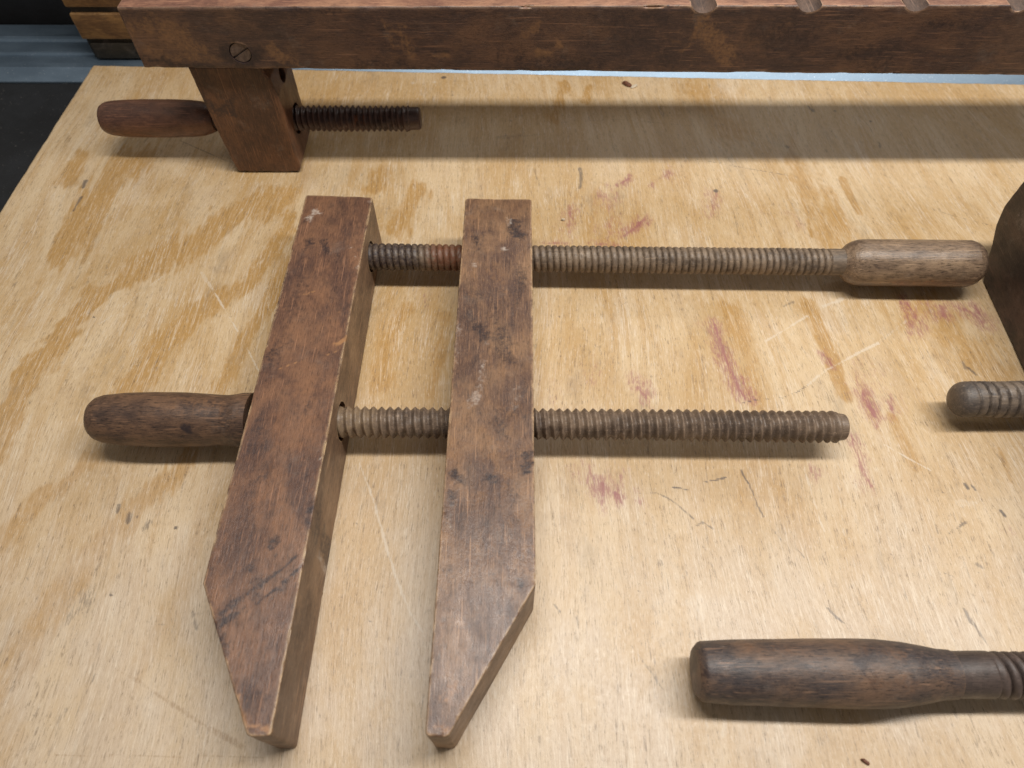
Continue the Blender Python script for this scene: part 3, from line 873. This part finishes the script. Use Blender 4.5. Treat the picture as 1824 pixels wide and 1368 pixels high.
# ------------------------------------------------------------------ the hand screw clamp in the middle
T = 0.0455
ZS = 0.0228
clamp = thing('hand_screw_clamp', 'reddish brown wooden hand screw clamp lying open in the middle of the plywood', 'clamp', tuple(at(760, 800)), 'wooden hand screw clamps')
up_st = [(690, 433, 482), (1000, 436.5, 485.5), (1300, 440, 488.5), (1470, 442.5, 490.5)]
lo_st = [(640, 722, 780), (1000, 725, 784), (1300, 730, 789), (1470, 732, 789)]
UA, LA = axis_of(up_st, ZS), axis_of(lo_st, ZS)
ul, ll = fit(UA), fit(LA)
def jaw(name, poly_px, hole_specs, mats, strokes, seed, label=None, side_strokes=None):
    top_pts = [at(u, v, T) for u, v in poly_px]
    poly = [(p[0], p[1], 0.0004) for p in top_pts]
    bm = prism_bm(poly, (0, 0, T - 0.0004))
    # corners rounded a little more, then every arris
    bevel_sharp(bm, 0.0022, 3, 30, lambda e: abs(e.verts[0].co.z - e.verts[1].co.z) > 0.02)
    bevel_sharp(bm, 0.0014, 3, 25)
    cutters = [cyl_bm((x0, l[0] * x0 + l[1], ZS), (x1, l[0] * x1 + l[1], ZS), r) for l, x0, x1, r in hole_specs]
    bm = cut_holes(bm, cutters)
    for ax, st in ((1, 0.0021), (0, 0.0021), (2, 0.005)):
        slice_grid(bm, ax, st)
    wobble(bm, 0.00022, 40, seed)
    chip_edges(bm, 0.0016, 130, seed)
    bm.normal_update()
    for f in bm.faces:
        f.material_index = 1 if abs(f.normal.z) < 0.55 else 0
    me = bm_mesh(name, bm)
    paint(me, strokes, lambda u, v: at(u, v, T))
    if side_strokes:
        xs_ = sum(p[0] for p in top_pts[1:3]) / 2
        paint(me, side_strokes, lambda u, v: CAM + ray(u, v) * (xs_ / ray(u, v)[0]))
    o = link_mesh(name, me, mats, clamp, clamp, angle=40)
    if label:
        o['label'] = label
    return o
JL = [('dark', 0.92, 17, 0.8, [(385, 1118), (440, 1084), (500, 1046), (538, 1008)]), ('dark', 0.8, 9, 0.8, [(388, 1094), (440, 1058), (500, 1016), (532, 988)]),
      ('dark', 0.62, 40, 0.9, [(420, 1075), (470, 1030)]),
      ('dark', 0.75, 17, 0.8, [(478, 975), (490, 965)]), ('dark', 0.8, 12, 0.7, [(450, 1000), (447, 1010)]), ('dark', 1.0, 11, 0.5, [(548, 912), (554, 908)]),
      ('dark', 0.75, 16, 0.8, [(578, 432), (582, 446)]), ('dark', 0.75, 18, 0.9, [(548, 430), (544, 445)]), ('dark', 0.50, 26, 0.9, [(540, 470), (525, 540), (505, 600), (495, 640)]),
      ('dark', 0.62, 18, 0.9, [(490, 610), (480, 650)]), ('dark', 0.75, 18, 0.7, [(394, 1128), (404, 1165)]), ('dark', 0.53, 40, 0.9, [(430, 1230), (440, 1265)]), ('dark', 0.62, 14, 0.9, [(468, 1232)]),
      ('dark', 0.62, 16, 0.9, [(540, 735), (560, 700)]), ('dark', 0.50, 30, 0.9, [(470, 740), (455, 800)]), ('dark', 0.50, 26, 0.9, [(460, 860), (455, 880)]), ('dark', 0.75, 6, 0.5, [(570, 500)]),
      ('pale', 0.62, 18, 0.8, [(550, 390), (560, 380)]), ('pale', 0.7, 9, 0.8, [(627, 440)]), ('pale', 0.6, 10, 0.8, [(634, 456)]), ('pale', 0.5, 12, 0.8, [(633, 476)]),
      ('amber', 1.0, 9, 0.5, [(598, 612), (612, 605), (620, 598)]), ('amber', 0.9, 3, 0.5, [(565, 640), (600, 625)]), ('amber', 0.9, 3, 0.5, [(500, 656), (530, 645)]),
      ('amber', 0.85, 3, 0.5, [(535, 480), (548, 480)]), ('amber', 0.7, 2.5, 0.5, [(600, 556), (628, 551)]), ('amber', 0.8, 3, 0.5, [(530, 528), (558, 520)]),
      ('pale', 0.8, 5, 0.6, [(489, 719)]), ('pale', 0.7, 4, 0.6, [(551, 712)]), ('pale', 0.7, 4, 0.6, [(571, 815)]), ('pale', 0.6, 6, 0.6, [(470, 975)]),
      ('amber', 0.9, 14, 0.7, [(440, 1290), (480, 1300)]), ('amber', 0.8, 9, 0.8, [(425, 1240), (436, 1300)]), ('amber', 0.9, 6, 0.8, [(500, 1205), (488, 1300)]), ('pale', 0.7, 12, 0.7, [(658, 358)])]
xa, xb = float(at(480, 760)[0]), float(at(640, 760)[0])
jaw('jaw', [(545, 347), (664, 351), (482, 1312), (440, 1312), (361, 1039)],
    [(ll, -0.30, 0.0, 0.0121), (ul, float(at(640, 455, ZS)[0]), -0.05, 0.0112)], [M_JAWL, M_SIDE], JL, 1.0, 'reddish brown jaw with a dark diagonal smear across its tapered end',
    [('dark', 0.75, 15, 0.8, [(566, 935), (580, 965), (588, 985)]), ('pale', 0.6, 4, 0.8, [(572, 985), (582, 1010), (590, 1030)]), ('dark', 0.5, 24, 0.9, [(560, 1090), (540, 1130)]), ('amber', 0.35, 40, 0.9, [(560, 1160), (540, 1260)]), ('dark', 0.4, 40, 0.95, [(650, 560), (630, 680)]), ('pale', 0.35, 16, 0.9, [(670, 400), (676, 425)])])
JR = [('dark', 0.85, 24, 0.8, [(915, 402), (928, 420)]), ('dark', 0.75, 16, 0.9, [(905, 408)]), ('dark', 0.78, 15, 0.8, [(848, 425), (854, 440)]), ('dark', 0.62, 30, 0.9, [(880, 545), (890, 600), (905, 640)]),
      ('dark', 0.78, 20, 0.9, [(852, 585), (862, 600)]), ('dark', 0.62, 22, 0.9, [(930, 480), (925, 540)]), ('dark', 0.8, 22, 0.8, [(940, 812), (936, 838)]), ('dark', 0.80, 16, 0.9, [(868, 852), (885, 862)]), ('dark', 0.78, 18, 0.9, [(806, 838), (820, 852)]),
      ('dark', 0.80, 16, 0.9, [(802, 880), (806, 898)]), ('dark', 0.7, 13, 0.9, [(922, 1030), (926, 1044)]), ('dark', 0.75, 11, 0.9, [(874, 1022)]), ('dark', 0.56, 40, 0.9, [(905, 740), (890, 770)]), ('dark', 0.50, 40, 0.9, [(845, 520), (835, 560)]),
      ('dark', 0.62, 12, 0.9, [(926, 920), (922, 935)]), ('dark', 0.50, 24, 0.9, [(800, 1010), (812, 1040)]),
      ('pale', 0.54, 12, 0.9, [(905, 388), (907, 398)]), ('pale', 0.66, 9, 0.7, [(898, 444)]), ('pale', 0.65, 12, 0.8, [(845, 471)]), ('pale', 0.51, 18, 0.9, [(860, 650), (848, 690), (842, 720)]), ('pale', 0.44, 14, 0.9, [(868, 610)]),
      ('pale', 0.41, 24, 0.9, [(925, 690), (915, 720)]), ('pale', 0.41, 18, 0.9, [(815, 585), (812, 640)]), ('pale', 0.44, 14, 0.9, [(912, 595)]), ('pale', 0.39, 20, 0.9, [(918, 555)]), ('pale', 0.48, 5, 0.8, [(875, 1113), (920, 1078)]), ('pale', 0.48, 4, 0.8, [(768, 1200), (778, 1190)]),
      ('pale', 0.39, 14, 0.9, [(808, 890), (800, 940)]), ('amber', 0.6, 22, 0.9, [(810, 1220), (800, 1240)]), ('amber', 0.6, 14, 0.8, [(770, 1290), (795, 1300)]), ('amber', 0.4, 40, 0.9, [(880, 480), (900, 530)]), ('amber', 0.4, 40, 0.9, [(870, 780), (900, 800)])]
jaw('jaw', [(829, 353), (947, 355), (954, 1041), (798, 1313), (757, 1311)],
    [(ll, -0.12, 0.12, 0.0113), (ul, -0.12, 0.12, 0.0108)], [M_JAWR, M_SIDE], JR, 4.0, 'brown jaw with whitish scuffs and dark blotches')

# upper spindle with the pale walnut handle at its right end
hst = [(1478, 443, 491), (1498, 443, 491), (1503, 439, 495), (1509, 433.5, 501), (1516, 430, 505), (1524, 427.8, 508), (1534, 426.7, 509.5), (1600, 426.2, 510), (1680, 426.4, 510.3), (1729, 426.9, 510), (1741, 429.5, 505.5), (1750, 435, 498), (1757, 443, 489), (1760, 453, 478), (1761.3, 462, 470)]
hst = [(u - 13 * max(0.0, (u - 1700) / 61.0), a, b) for u, a, b in hst]
HA = axis_of(hst, ZS)
ul2 = fit(np.concatenate([UA, HA[1:10]]))
xj = float(at(655, 458, ZS)[0])
p_up = (at(1480, 465, ZS)[0] - at(958, 460, ZS)[0]) / 46.0
def redfn(co):
    x = co[:, 0]
    a, b, c_ = at(728, 455, ZS)[0], at(785, 455, ZS)[0], at(830, 455, ZS)[0]
    return 0.80 * np.clip((x - a) / (b - a), 0, 1) * (x < c_)
def dkfn(co):
    x = co[:, 0]
    a = at(745, 455, ZS)[0]
    d = 0.78 * np.clip((a + 0.012 - x) / 0.016, 0, 1)
    b0, b1 = at(958, 455, ZS)[0], at(1080, 455, ZS)[0]
    return d + 0.42 * ((x > b0 - 0.004)) * np.clip((b1 - x) / (b1 - b0), 0, 1)
sp = turned('spindle', [xj, HA[0, 0], HA[1, 0]], [UA[:, 2].mean()] * 2 + [HA[1, 2]], ul2, ZS, M_SPGREY, clamp, clamp,
            thread=(xj - 0.01, HA[0, 0] + 0.002, float(p_up), 0.0021, 'round', -1), seed=1, lump=0.00006, tint={'red': redfn, 'dark': dkfn})
pj = upper_proj(ul2, ZS, float(HA[8, 2]))
turned('handle', HA[1:, 0] , HA[1:, 2], ul2, ZS, M_HAND1, sp, clamp, seed=2, lump=0.00005, proj=pj,
       strokes=[('dark', 0.62, 14, 0.8, [(1516, 440), (1516, 470), (1518, 498)]), ('dark', 0.6, 5, 0.6, [(1560, 474), (1590, 482), (1620, 485)]), ('dark', 0.66, 4, 0.5, [(1530, 490), (1580, 494), (1640, 492), (1690, 484)]), ('dark', 0.45, 16, 0.9, [(1680, 503), (1735, 497)]), ('dark', 0.5, 3, 0.6, [(1660, 455), (1740, 460)]), ('amber', 0.5, 14, 0.9, [(1530, 504), (1700, 503)])])
# lower spindle with the brown handle at its left end
hst2 = [(153, 742, 756), (155, 733, 763), (158.5, 723, 771), (164, 714.5, 779), (172, 708.5, 785), (186, 704.4, 789.5), (222, 700, 793), (276.7, 697.6, 796), (331, 699, 796.5), (367, 701.4, 795.2), (392, 703.4, 793), (407, 703.6, 792.4), (421, 701.5, 794), (432, 699.2, 797), (452, 699.2, 798)]
hst2 = [(u + 5 * max(0.0, (200 - u) / 47.0), a, b) for u, a, b in hst2]
HB = axis_of(hst2, ZS + 0.001)
ll2 = fit(np.concatenate([LA, HB[6:12]]))
LAe = axis_of([(1504, 742, 783)], ZS)
xs_l = float(HB[-1, 0])
p_lo = (at(1490, 760, ZS)[0] - at(960, 755, ZS)[0]) / 35.0
xe = float(LAe[0, 0])
rl = float(LA[:, 2].mean())
def tan_(co):
    x = co[:, 0]
    return 0.55 * np.clip((at(720, 755, ZS)[0] - x) / 0.02, 0, 1)
def dkl(co):
    x = co[:, 0]
    b0, b1 = at(700, 755, ZS)[0], at(800, 755, ZS)[0]
    return 0.5 * np.clip((x - b0) / (b1 - b0), 0, 1) * (x < b1 + 0.06)
sp = turned('spindle', [xs_l - 0.002, xs_l + 0.02, xe - 0.0055, xe - 0.0045, xe - 0.0003, xe], [rl * 0.98, rl * 0.98, rl, rl * 0.86, rl * 0.80, rl * 0.74], ll2, ZS, M_SPBROWN, clamp, clamp,
            thread=(float(at(600, 755, ZS)[0]), xe - 0.004, float(p_lo), 0.0024, 'v', -1), seed=3, lump=0.00006, tint={'dark': dkl, 'amber': tan_})
pj = upper_proj(ll2, ZS, float(HB[7, 2]))
turned('handle', HB[:, 0], HB[:, 2], ll2, ZS + 0.001, M_HAND2, sp, clamp, seed=4, lump=0.00008, proj=pj,
       strokes=[('dark', 1.0, 13, 0.6, [(328, 762), (336, 768)]), ('dark', 0.7, 9, 0.8, [(337, 748)]), ('dark', 0.5, 26, 0.9, [(290, 728), (300, 724)]), ('dark', 0.5, 30, 0.9, [(210, 770), (250, 765)]), ('dark', 0.55, 14, 0.9, [(405, 720), (402, 770)]), ('dark', 0.42, 30, 0.9, [(230, 740), (245, 735)]), ('pale', 1.0, 2.4, 0.3, [(199, 778), (206, 783)]), ('amber', 0.42, 30, 0.9, [(310, 712), (390, 722)])])

# ------------------------------------------------------------------ the bar clamp across the top: beam, leg, screw
YB, YL = 0.468, 0.4731
bar = thing('bar_clamp', 'long wooden bar clamp with notched beam standing on its leg near the metal rail', 'clamp', (-0.205, YL + 0.023, 0))
c = [aty(206, 13, YB), aty(256.5, 121.5, YB), aty(1824, 134.5, YB), aty(1824, 9, YB)]
ext = 0.28
def extr(a, b):
    d = (b - a) / np.linalg.norm(b - a)
    return b + d * ext
poly = [c[0], c[1], extr(c[1], c[2]), extr(c[0], c[3])]
bm = prism_bm([tuple(p) for p in poly], (0, 0.060, 0))
bevel_sharp(bm, 0.0016, 3, 30)
cut = []
for u in (1255, 1442, 1632, 1817, 2002, 2187):
    pb = aty(u, 23.5 - (u - 1255) * 0.008, YB)
    rn_ = 0.0098
    cut.append(cyl_bm((pb[0] - 0.001, YB - 0.02, pb[2] + rn_), (pb[0] - 0.001, YB + 0.09, pb[2] + rn_), rn_, 36))
ps = aty(428, 95, YB)
cut.append(cyl_bm((ps[0], YB - 0.01, ps[2]), (ps[0], YB + 0.004, ps[2]), 0.0076, 36))
bm = cut_holes(bm, cut)
for ax, st in ((0, 0.0035), (2, 0.0035), (1, 0.006)):
    slice_grid(bm, ax, st)
wobble(bm, 0.0003, 30, 9)
chip_edges(bm, 0.0026, 70, 9)
bm.normal_update()
zt = float(c[0][2])
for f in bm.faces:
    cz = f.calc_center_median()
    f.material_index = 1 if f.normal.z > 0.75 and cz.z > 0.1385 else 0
    if cz.z > 0.12 and cz.x > 0.1:
        for u in (1255, 1442, 1632, 1817, 2002, 2187):
            pb = aty(u, 23.5 - (u - 1255) * 0.008, YB)
            if abs((Vector((cz.x, 0, cz.z)) - Vector((pb[0] - 0.001, 0, pb[2] + 0.0098))).length) < 0.0103 and abs(f.normal.y) < 0.5:
                f.material_index = 2
me = bm_mesh('beam', bm)
def pb_(u, v): return aty(u, v, YB)
BS = [('dark', 1.0, 44, 0.7, [(418, 93), (440, 98)]), ('dark', 0.65, 26, 0.9, [(395, 98)]), ('dark', 0.81, 16, 0.9, [(262, 105), (330, 117), (380, 118)]),
      ('amber', 0.69, 60, 0.9, [(250, 55), (330, 75)]), ('amber', 0.59, 30, 0.9, [(260, 95), (380, 108)]), ('amber', 0.66, 30, 0.9, [(480, 95), (530, 112)]),
      ('amber', 0.85, 20, 0.7, [(960, 93), (975, 97)]), ('amber', 0.85, 16, 0.7, [(995, 72), (996, 80)]), ('amber', 0.66, 14, 0.8, [(915, 75), (960, 42)]), ('amber', 0.74, 12, 0.8, [(780, 98), (800, 99)]), ('amber', 0.58, 40, 0.9, [(700, 50), (725, 90)]), ('amber', 0.66, 60, 0.9, [(1240, 60), (1300, 90)]),
      ('dark', 0.78, 5, 0.6, [(740, 85), (770, 86)]), ('dark', 0.78, 5, 0.6, [(765, 92), (800, 93)]), ('dark', 0.9, 2.2, 0.4, [(605, 98), (608, 118)]), ('dark', 0.65, 50, 0.9, [(900, 100), (960, 110), (1040, 112)]), ('dark', 0.65, 60, 0.9, [(1350, 60), (1420, 70)]), ('dark', 0.68, 50, 0.9, [(1520, 95), (1570, 105)]),
      ('dark', 0.72, 20, 0.9, [(1100, 30), (1180, 32)]), ('dark', 0.65, 14, 0.9, [(520, 18), (600, 22)]), ('dark', 0.7, 9, 0.7, [(1356, 98)]), ('dark', 0.65, 24, 0.9, [(1660, 40), (1720, 50)]), ('dark', 0.59, 26, 0.9, [(640, 112), (740, 118)]), ('dark', 0.52, 80, 0.95, [(1080, 60), (1200, 80)])]
paint(me, BS, pb_)
link_mesh('beam', me, [M_BEAM, M_BEAMTOP, M_NOTCH], bar, bar, angle=40)
# slotted screw head set in the beam
bm = bmesh.new()
disc = cyl_bm((ps[0], YB + 0.0008, ps[2]), (ps[0], YB + 0.0042, ps[2]), 0.0070, 40)
ca, sa = math.cos(math.radians(32)), math.sin(math.radians(32))
L_, Hh = 0.0085, 0.0007
sl = [(ps[0] + ca * a - sa * b, YB - 0.001, ps[2] + sa * a + ca * b) for a, b in ((-L_, -Hh), (L_, -Hh), (L_, Hh), (-L_, Hh))]
bm.free()
bm = cut_holes(disc, [prism_bm(sl, (0, 0.0032, 0))])
link_mesh('screw_head', bm_mesh('screw_head', bm), M_IRON, bar, bar, angle=30)
# leg under the beam
zb = float(aty(400, 126, YL)[2])
lf = [(-0.2318, 0.0055), (-0.2295, 0.0006), (-0.1795, 0.0006), (-0.1768, 0.0050), (-0.1772, 0.0700), (-0.1792, 0.0860), (-0.1820, 0.0915), (-0.1826, zb + 0.003), (-0.2368, zb + 0.003)]
bm = prism_bm([(x, YL, z) for x, z in lf], (0, 0.0495, 0))
bevel_sharp(bm, 0.0016, 3, 28)
bar_st = [(540, 188, 236), (600, 188, 236.5), (660, 188, 236), (720, 189.5, 236)]
ZB = 0.0335
BA = axis_of(bar_st, ZB)
hst3 = [(174, 193, 221), (175, 187, 227), (178, 182, 232), (183, 180, 236), (190, 178.6, 239.5), (203, 177.4, 241.5), (225, 176.2, 243), (257, 175.4, 243.6), (310, 175.3, 243.5), (345, 176.5, 242.5), (362, 178.5, 240.5), (374, 182, 237), (384, 187, 232.5)]
hst3 = [(u + 11 * max(0.0, (240 - u) / 66.0), a, b) for u, a, b in hst3]
HD = axis_of(hst3, ZB)
bl = fit(np.concatenate([BA, HD[4:10]]))
bl = (0.0, float(np.mean(BA[:, 1]) * 0.5 + np.mean(HD[4:10, 1]) * 0.5))
bm = cut_holes(bm, [cyl_bm((-0.30, bl[1], ZB), (-0.10, bl[1], ZB), 0.0122), cyl_bm((-0.196, 0.4985, 0.0745), (-0.10, 0.4985, 0.0745), 0.0066)])
for ax, st in ((0, 0.0032), (2, 0.0032), (1, 0.006)):
    slice_grid(bm, ax, st)
wobble(bm, 0.00025, 40, 12)
chip_edges(bm, 0.0015, 120, 12)
me = bm_mesh('leg', bm)
paint(me, [('dark', 0.72, 30, 0.6, [(355, 170), (385, 195), (408, 185)]), ('dark', 0.72, 20, 0.6, [(375, 190), (412, 200)]), ('dark', 0.45, 20, 0.9, [(345, 150), (365, 200), (385, 215)]), ('amber', 0.3, 26, 0.9, [(395, 145), (400, 160)]), ('dark', 0.5, 5, 0.7, [(435, 196), (448, 198)]), ('red', 0.35, 40, 0.9, [(470, 260), (490, 280)])],
      lambda u, v: aty(u, v, YL))
link_mesh('leg', me, M_LEG, bar, bar, angle=40)
xe2 = float(axis_of([(749, 192, 231.5)], ZB)[0, 0])
rb = float(BA[:, 2].mean())
p_b = (at(725, 212, ZB)[0] - at(540, 212, ZB)[0]) / 18.6
xh = float(HD[-1, 0])
sp = turned('spindle', [xh - 0.003, -0.20, xe2 - 0.0095, xe2 - 0.0085, xe2 - 0.001, xe2], [rb * 0.8, rb, rb, rb * 0.86, rb * 0.84, rb * 0.74], bl, ZB, M_SPDARK, bar, bar,
            thread=(-0.205, xe2 - 0.008, float(p_b), 0.0024, 'v', -1), seed=6, lump=0.0001, strokes=[('red', 0.9, 6, 0.7, [(633, 205), (634, 222)]), ('red', 0.9, 6, 0.7, [(645, 208), (646, 222)]), ('red', 0.7, 5, 0.7, [(583, 200), (584, 215)])], proj=upper_proj(bl, ZB, rb))
turned('handle', HD[:, 0], HD[:, 2], bl, ZB, M_HAND4, sp, bar, seed=7, lump=0.00005)

# ------------------------------------------------------------------ the bigger clamp reaching in from the right
ZC = 0.0200
big = thing('hand_screw_clamp', 'large dark hand screw clamp at the right edge, dark handle pointing left', 'clamp', (0.42, 0.20, 0), 'wooden hand screw clamps')
rod_st = [(1720, 678.9, 744), (1760, 679.5, 742.5), (1800, 680, 741.5), (1824, 680.5, 741)]
RA = axis_of(rod_st, ZC)
rline = fit(RA)
rline = (rline[0] * 0.5, float(np.mean(RA[:, 1]) - rline[0] * 0.5 * np.mean(RA[:, 0])))
tip = [(1688.5, 703, 718), (1689.5, 697, 724.5), (1692, 691, 730.5), (1696, 686, 735.5), (1702, 681.8, 740), (1710, 679.4, 743), (1719, 678.7, 744)]
tip = [(u + 7 * (1719 - u) / 31.0, a, b) for u, a, b in tip]
TA = axis_of(tip, ZC)
hst4 = [(1237, 1152, 1236), (1238, 1150, 1238), (1246, 1141.5, 1247.5), (1250, 1140, 1249.5), (1302, 1138, 1255), (1405, 1136.8, 1259.5), (1508, 1137.6, 1263.5), (1559, 1139, 1264), (1585, 1140.8, 1262.5), (1611, 1143.6, 1259.5), (1645, 1149.6, 1253.5), (1672, 1154.8, 1247.5), (1692, 1156, 1246), (1747, 1156.8, 1245.8), (1824, 1158, 1245)]
ZH = 0.0195
HE = axis_of(hst4, ZH)
hl = fit(HE[4:])
# dark jaw standing on edge, its far end sloping back
jx = 0.3505
side = [(0.351, 0.0004), (0.362, 0.014), (0.376, 0.033), (0.3815, 0.046), (0.3825, 0.060), (0.380, 0.088), (0.372, 0.094), (-0.02, 0.094), (-0.06, 0.0004)]
bm = prism_bm([(jx, y, z) for y, z in side], (0.055, 0, 0))
for v in bm.verts:
    v.co.x += (v.co.y - 0.351) * 0.034
bevel_sharp(bm, 0.0016, 3, 18)
bm = cut_holes(bm, [cyl_bm((jx - 0.05, rline[0] * jx + rline[1], ZC), (jx + 0.1, rline[0] * jx + rline[1], ZC), 0.0118), cyl_bm((jx - 0.06, hl[0] * jx + hl[1], ZH), (jx + 0.1, hl[0] * jx + hl[1], ZH), 0.0125)])
for ax, st in ((1, 0.004), (2, 0.004)):
    slice_grid(bm, ax, st)
wobble(bm, 0.0006, 30, 15)
chip_edges(bm, 0.002, 90, 15)
me = bm_mesh('jaw', bm)
paint(me, [('pale', 0.36, 18, 0.9, [(1818, 385), (1816, 425)]), ('pale', 0.25, 8, 0.9, [(1800, 380), (1790, 400)])], lambda u, v: CAM + ray(u, v) * (jx / ray(u, v)[0]))
link_mesh('jaw', me, M_BLOCK, big, big, angle=40)
p_r = 17.2 * float(at(1801, 711, ZC)[0] - at(1800, 711, ZC)[0])
xr = 0.43
rr_ = float(RA[:, 2].mean())
turned('spindle', list(TA[:, 0]) + [xr], list(TA[:, 2]) + [rr_], rline, ZC, M_ROD, big, big, thread=(float(TA[-1, 0]) - 0.001, xr + 0.02, p_r, 0.0018, 'flat', -1), seed=9, lump=0.0002)
xt0 = float(axis_of([(1756, 1157, 1245.8)], ZH)[0, 0])
rsft = float(HE[-3, 2])
p_h = 19.0 * float(at(1801, 1200, ZH)[0] - at(1800, 1200, ZH)[0])
sp = turned('spindle', [float(HE[-3, 0]) - 0.004, xt0 + 0.05, xr], [rsft * 0.955, rsft * 0.955, rsft * 0.965], (hl[0], hl[1]), ZH, M_SHAFT, big, big, thread=(xt0 - 0.001, xr + 0.02, p_h, 0.0042, 'round', -2), seed=10, lump=0.00012)
pj = upper_proj(hl, ZH, float(HE[6, 2]))
turned('handle', HE[:-2, 0], HE[:-2, 2], hl, ZH, M_HAND3, sp, big, seed=11, lump=0.00007, proj=pj,
       strokes=[('dark', 0.55, 5, 0.7, [(1440, 1145), (1450, 1180), (1456, 1230)]), ('dark', 0.6, 4, 0.6, [(1462, 1150), (1472, 1190)]), ('dark', 0.5, 40, 0.9, [(1640, 1170), (1660, 1200)]), ('dark', 0.5, 30, 0.9, [(1270, 1230), (1360, 1245)]), ('amber', 0.4, 34, 0.9, [(1330, 1150), (1440, 1160)]), ('amber', 0.42, 20, 0.9, [(1540, 1215), (1640, 1220)]), ('amber', 0.4, 26, 0.9, [(1500, 1150), (1600, 1165)]), ('dark', 0.5, 50, 0.9, [(1320, 1195), (1420, 1210)]),
                ('pale', 0.5, 10, 0.8, [(1288, 1146), (1294, 1145)])])
# ------------------------------------------------------------------ small litter on the board
def flake(name, label, u, v, du, dv, ht, mat, seed):
    p = at(u, v)
    rnd = random.Random(seed)
    a = at(u + du, v + dv) - p
    L = np.linalg.norm(a)
    a = a / L
    b = np.array([-a[1], a[0], 0])
    pts = []
    for k in range(9):
        t = 2 * math.pi * k / 9
        q = p + a * math.cos(t) * L * rnd.uniform(0.8, 1.1) + b * math.sin(t) * L * 0.45 * rnd.uniform(0.75, 1.1)
        pts.append((q[0], q[1], 0.0006))
    bm = prism_bm(pts, (0, 0, ht))
    for vv in bm.verts:
        if vv.co.z > ht * 0.9:
            vv.co.z += rnd.uniform(-0.3, 0.5) * ht
            vv.co.x += (p[0] - vv.co.x) * 0.3
            vv.co.y += (p[1] - vv.co.y) * 0.3
    bevel_sharp(bm, ht * 0.2, 1, 20)
    me = bm_mesh(name, bm)
    o = bpy.data.objects.new(name, me)
    co = np.array([v_.co for v_ in me.vertices]) - np.array([p[0], p[1], 0.0])
    me.vertices.foreach_set('co', co.astype(np.float32).ravel())
    me.materials.append(mat)
    o.location = (p[0], p[1], 0.0)
    COL.objects.link(o)
    return tag(o, label, name.replace('_', ' '), 'wood chips on the plywood' if name == 'wood_chip' else None)
flake('wood_chip', 'small curled brown wood chip near the back edge of the plywood', 1117, 152, 10, 4, 0.0022, M_CHIPB, 1)
flake('wood_chip', 'tiny pale splinter touching the brown chip near the metal rail', 1129, 155, 6, -3, 0.0014, M_CHIPP, 2)
flake('wood_chip', 'flat reddish brown flake in front of the dark handle at the bottom', 1541, 1357, 9, 6, 0.0008, M_CHIPB, 3)
flake('paint_crumb', 'white crumb on the plywood just right of the brown jaw', 1003, 393, 4.5, 0, 0.0014, M_CHIPP, 4)
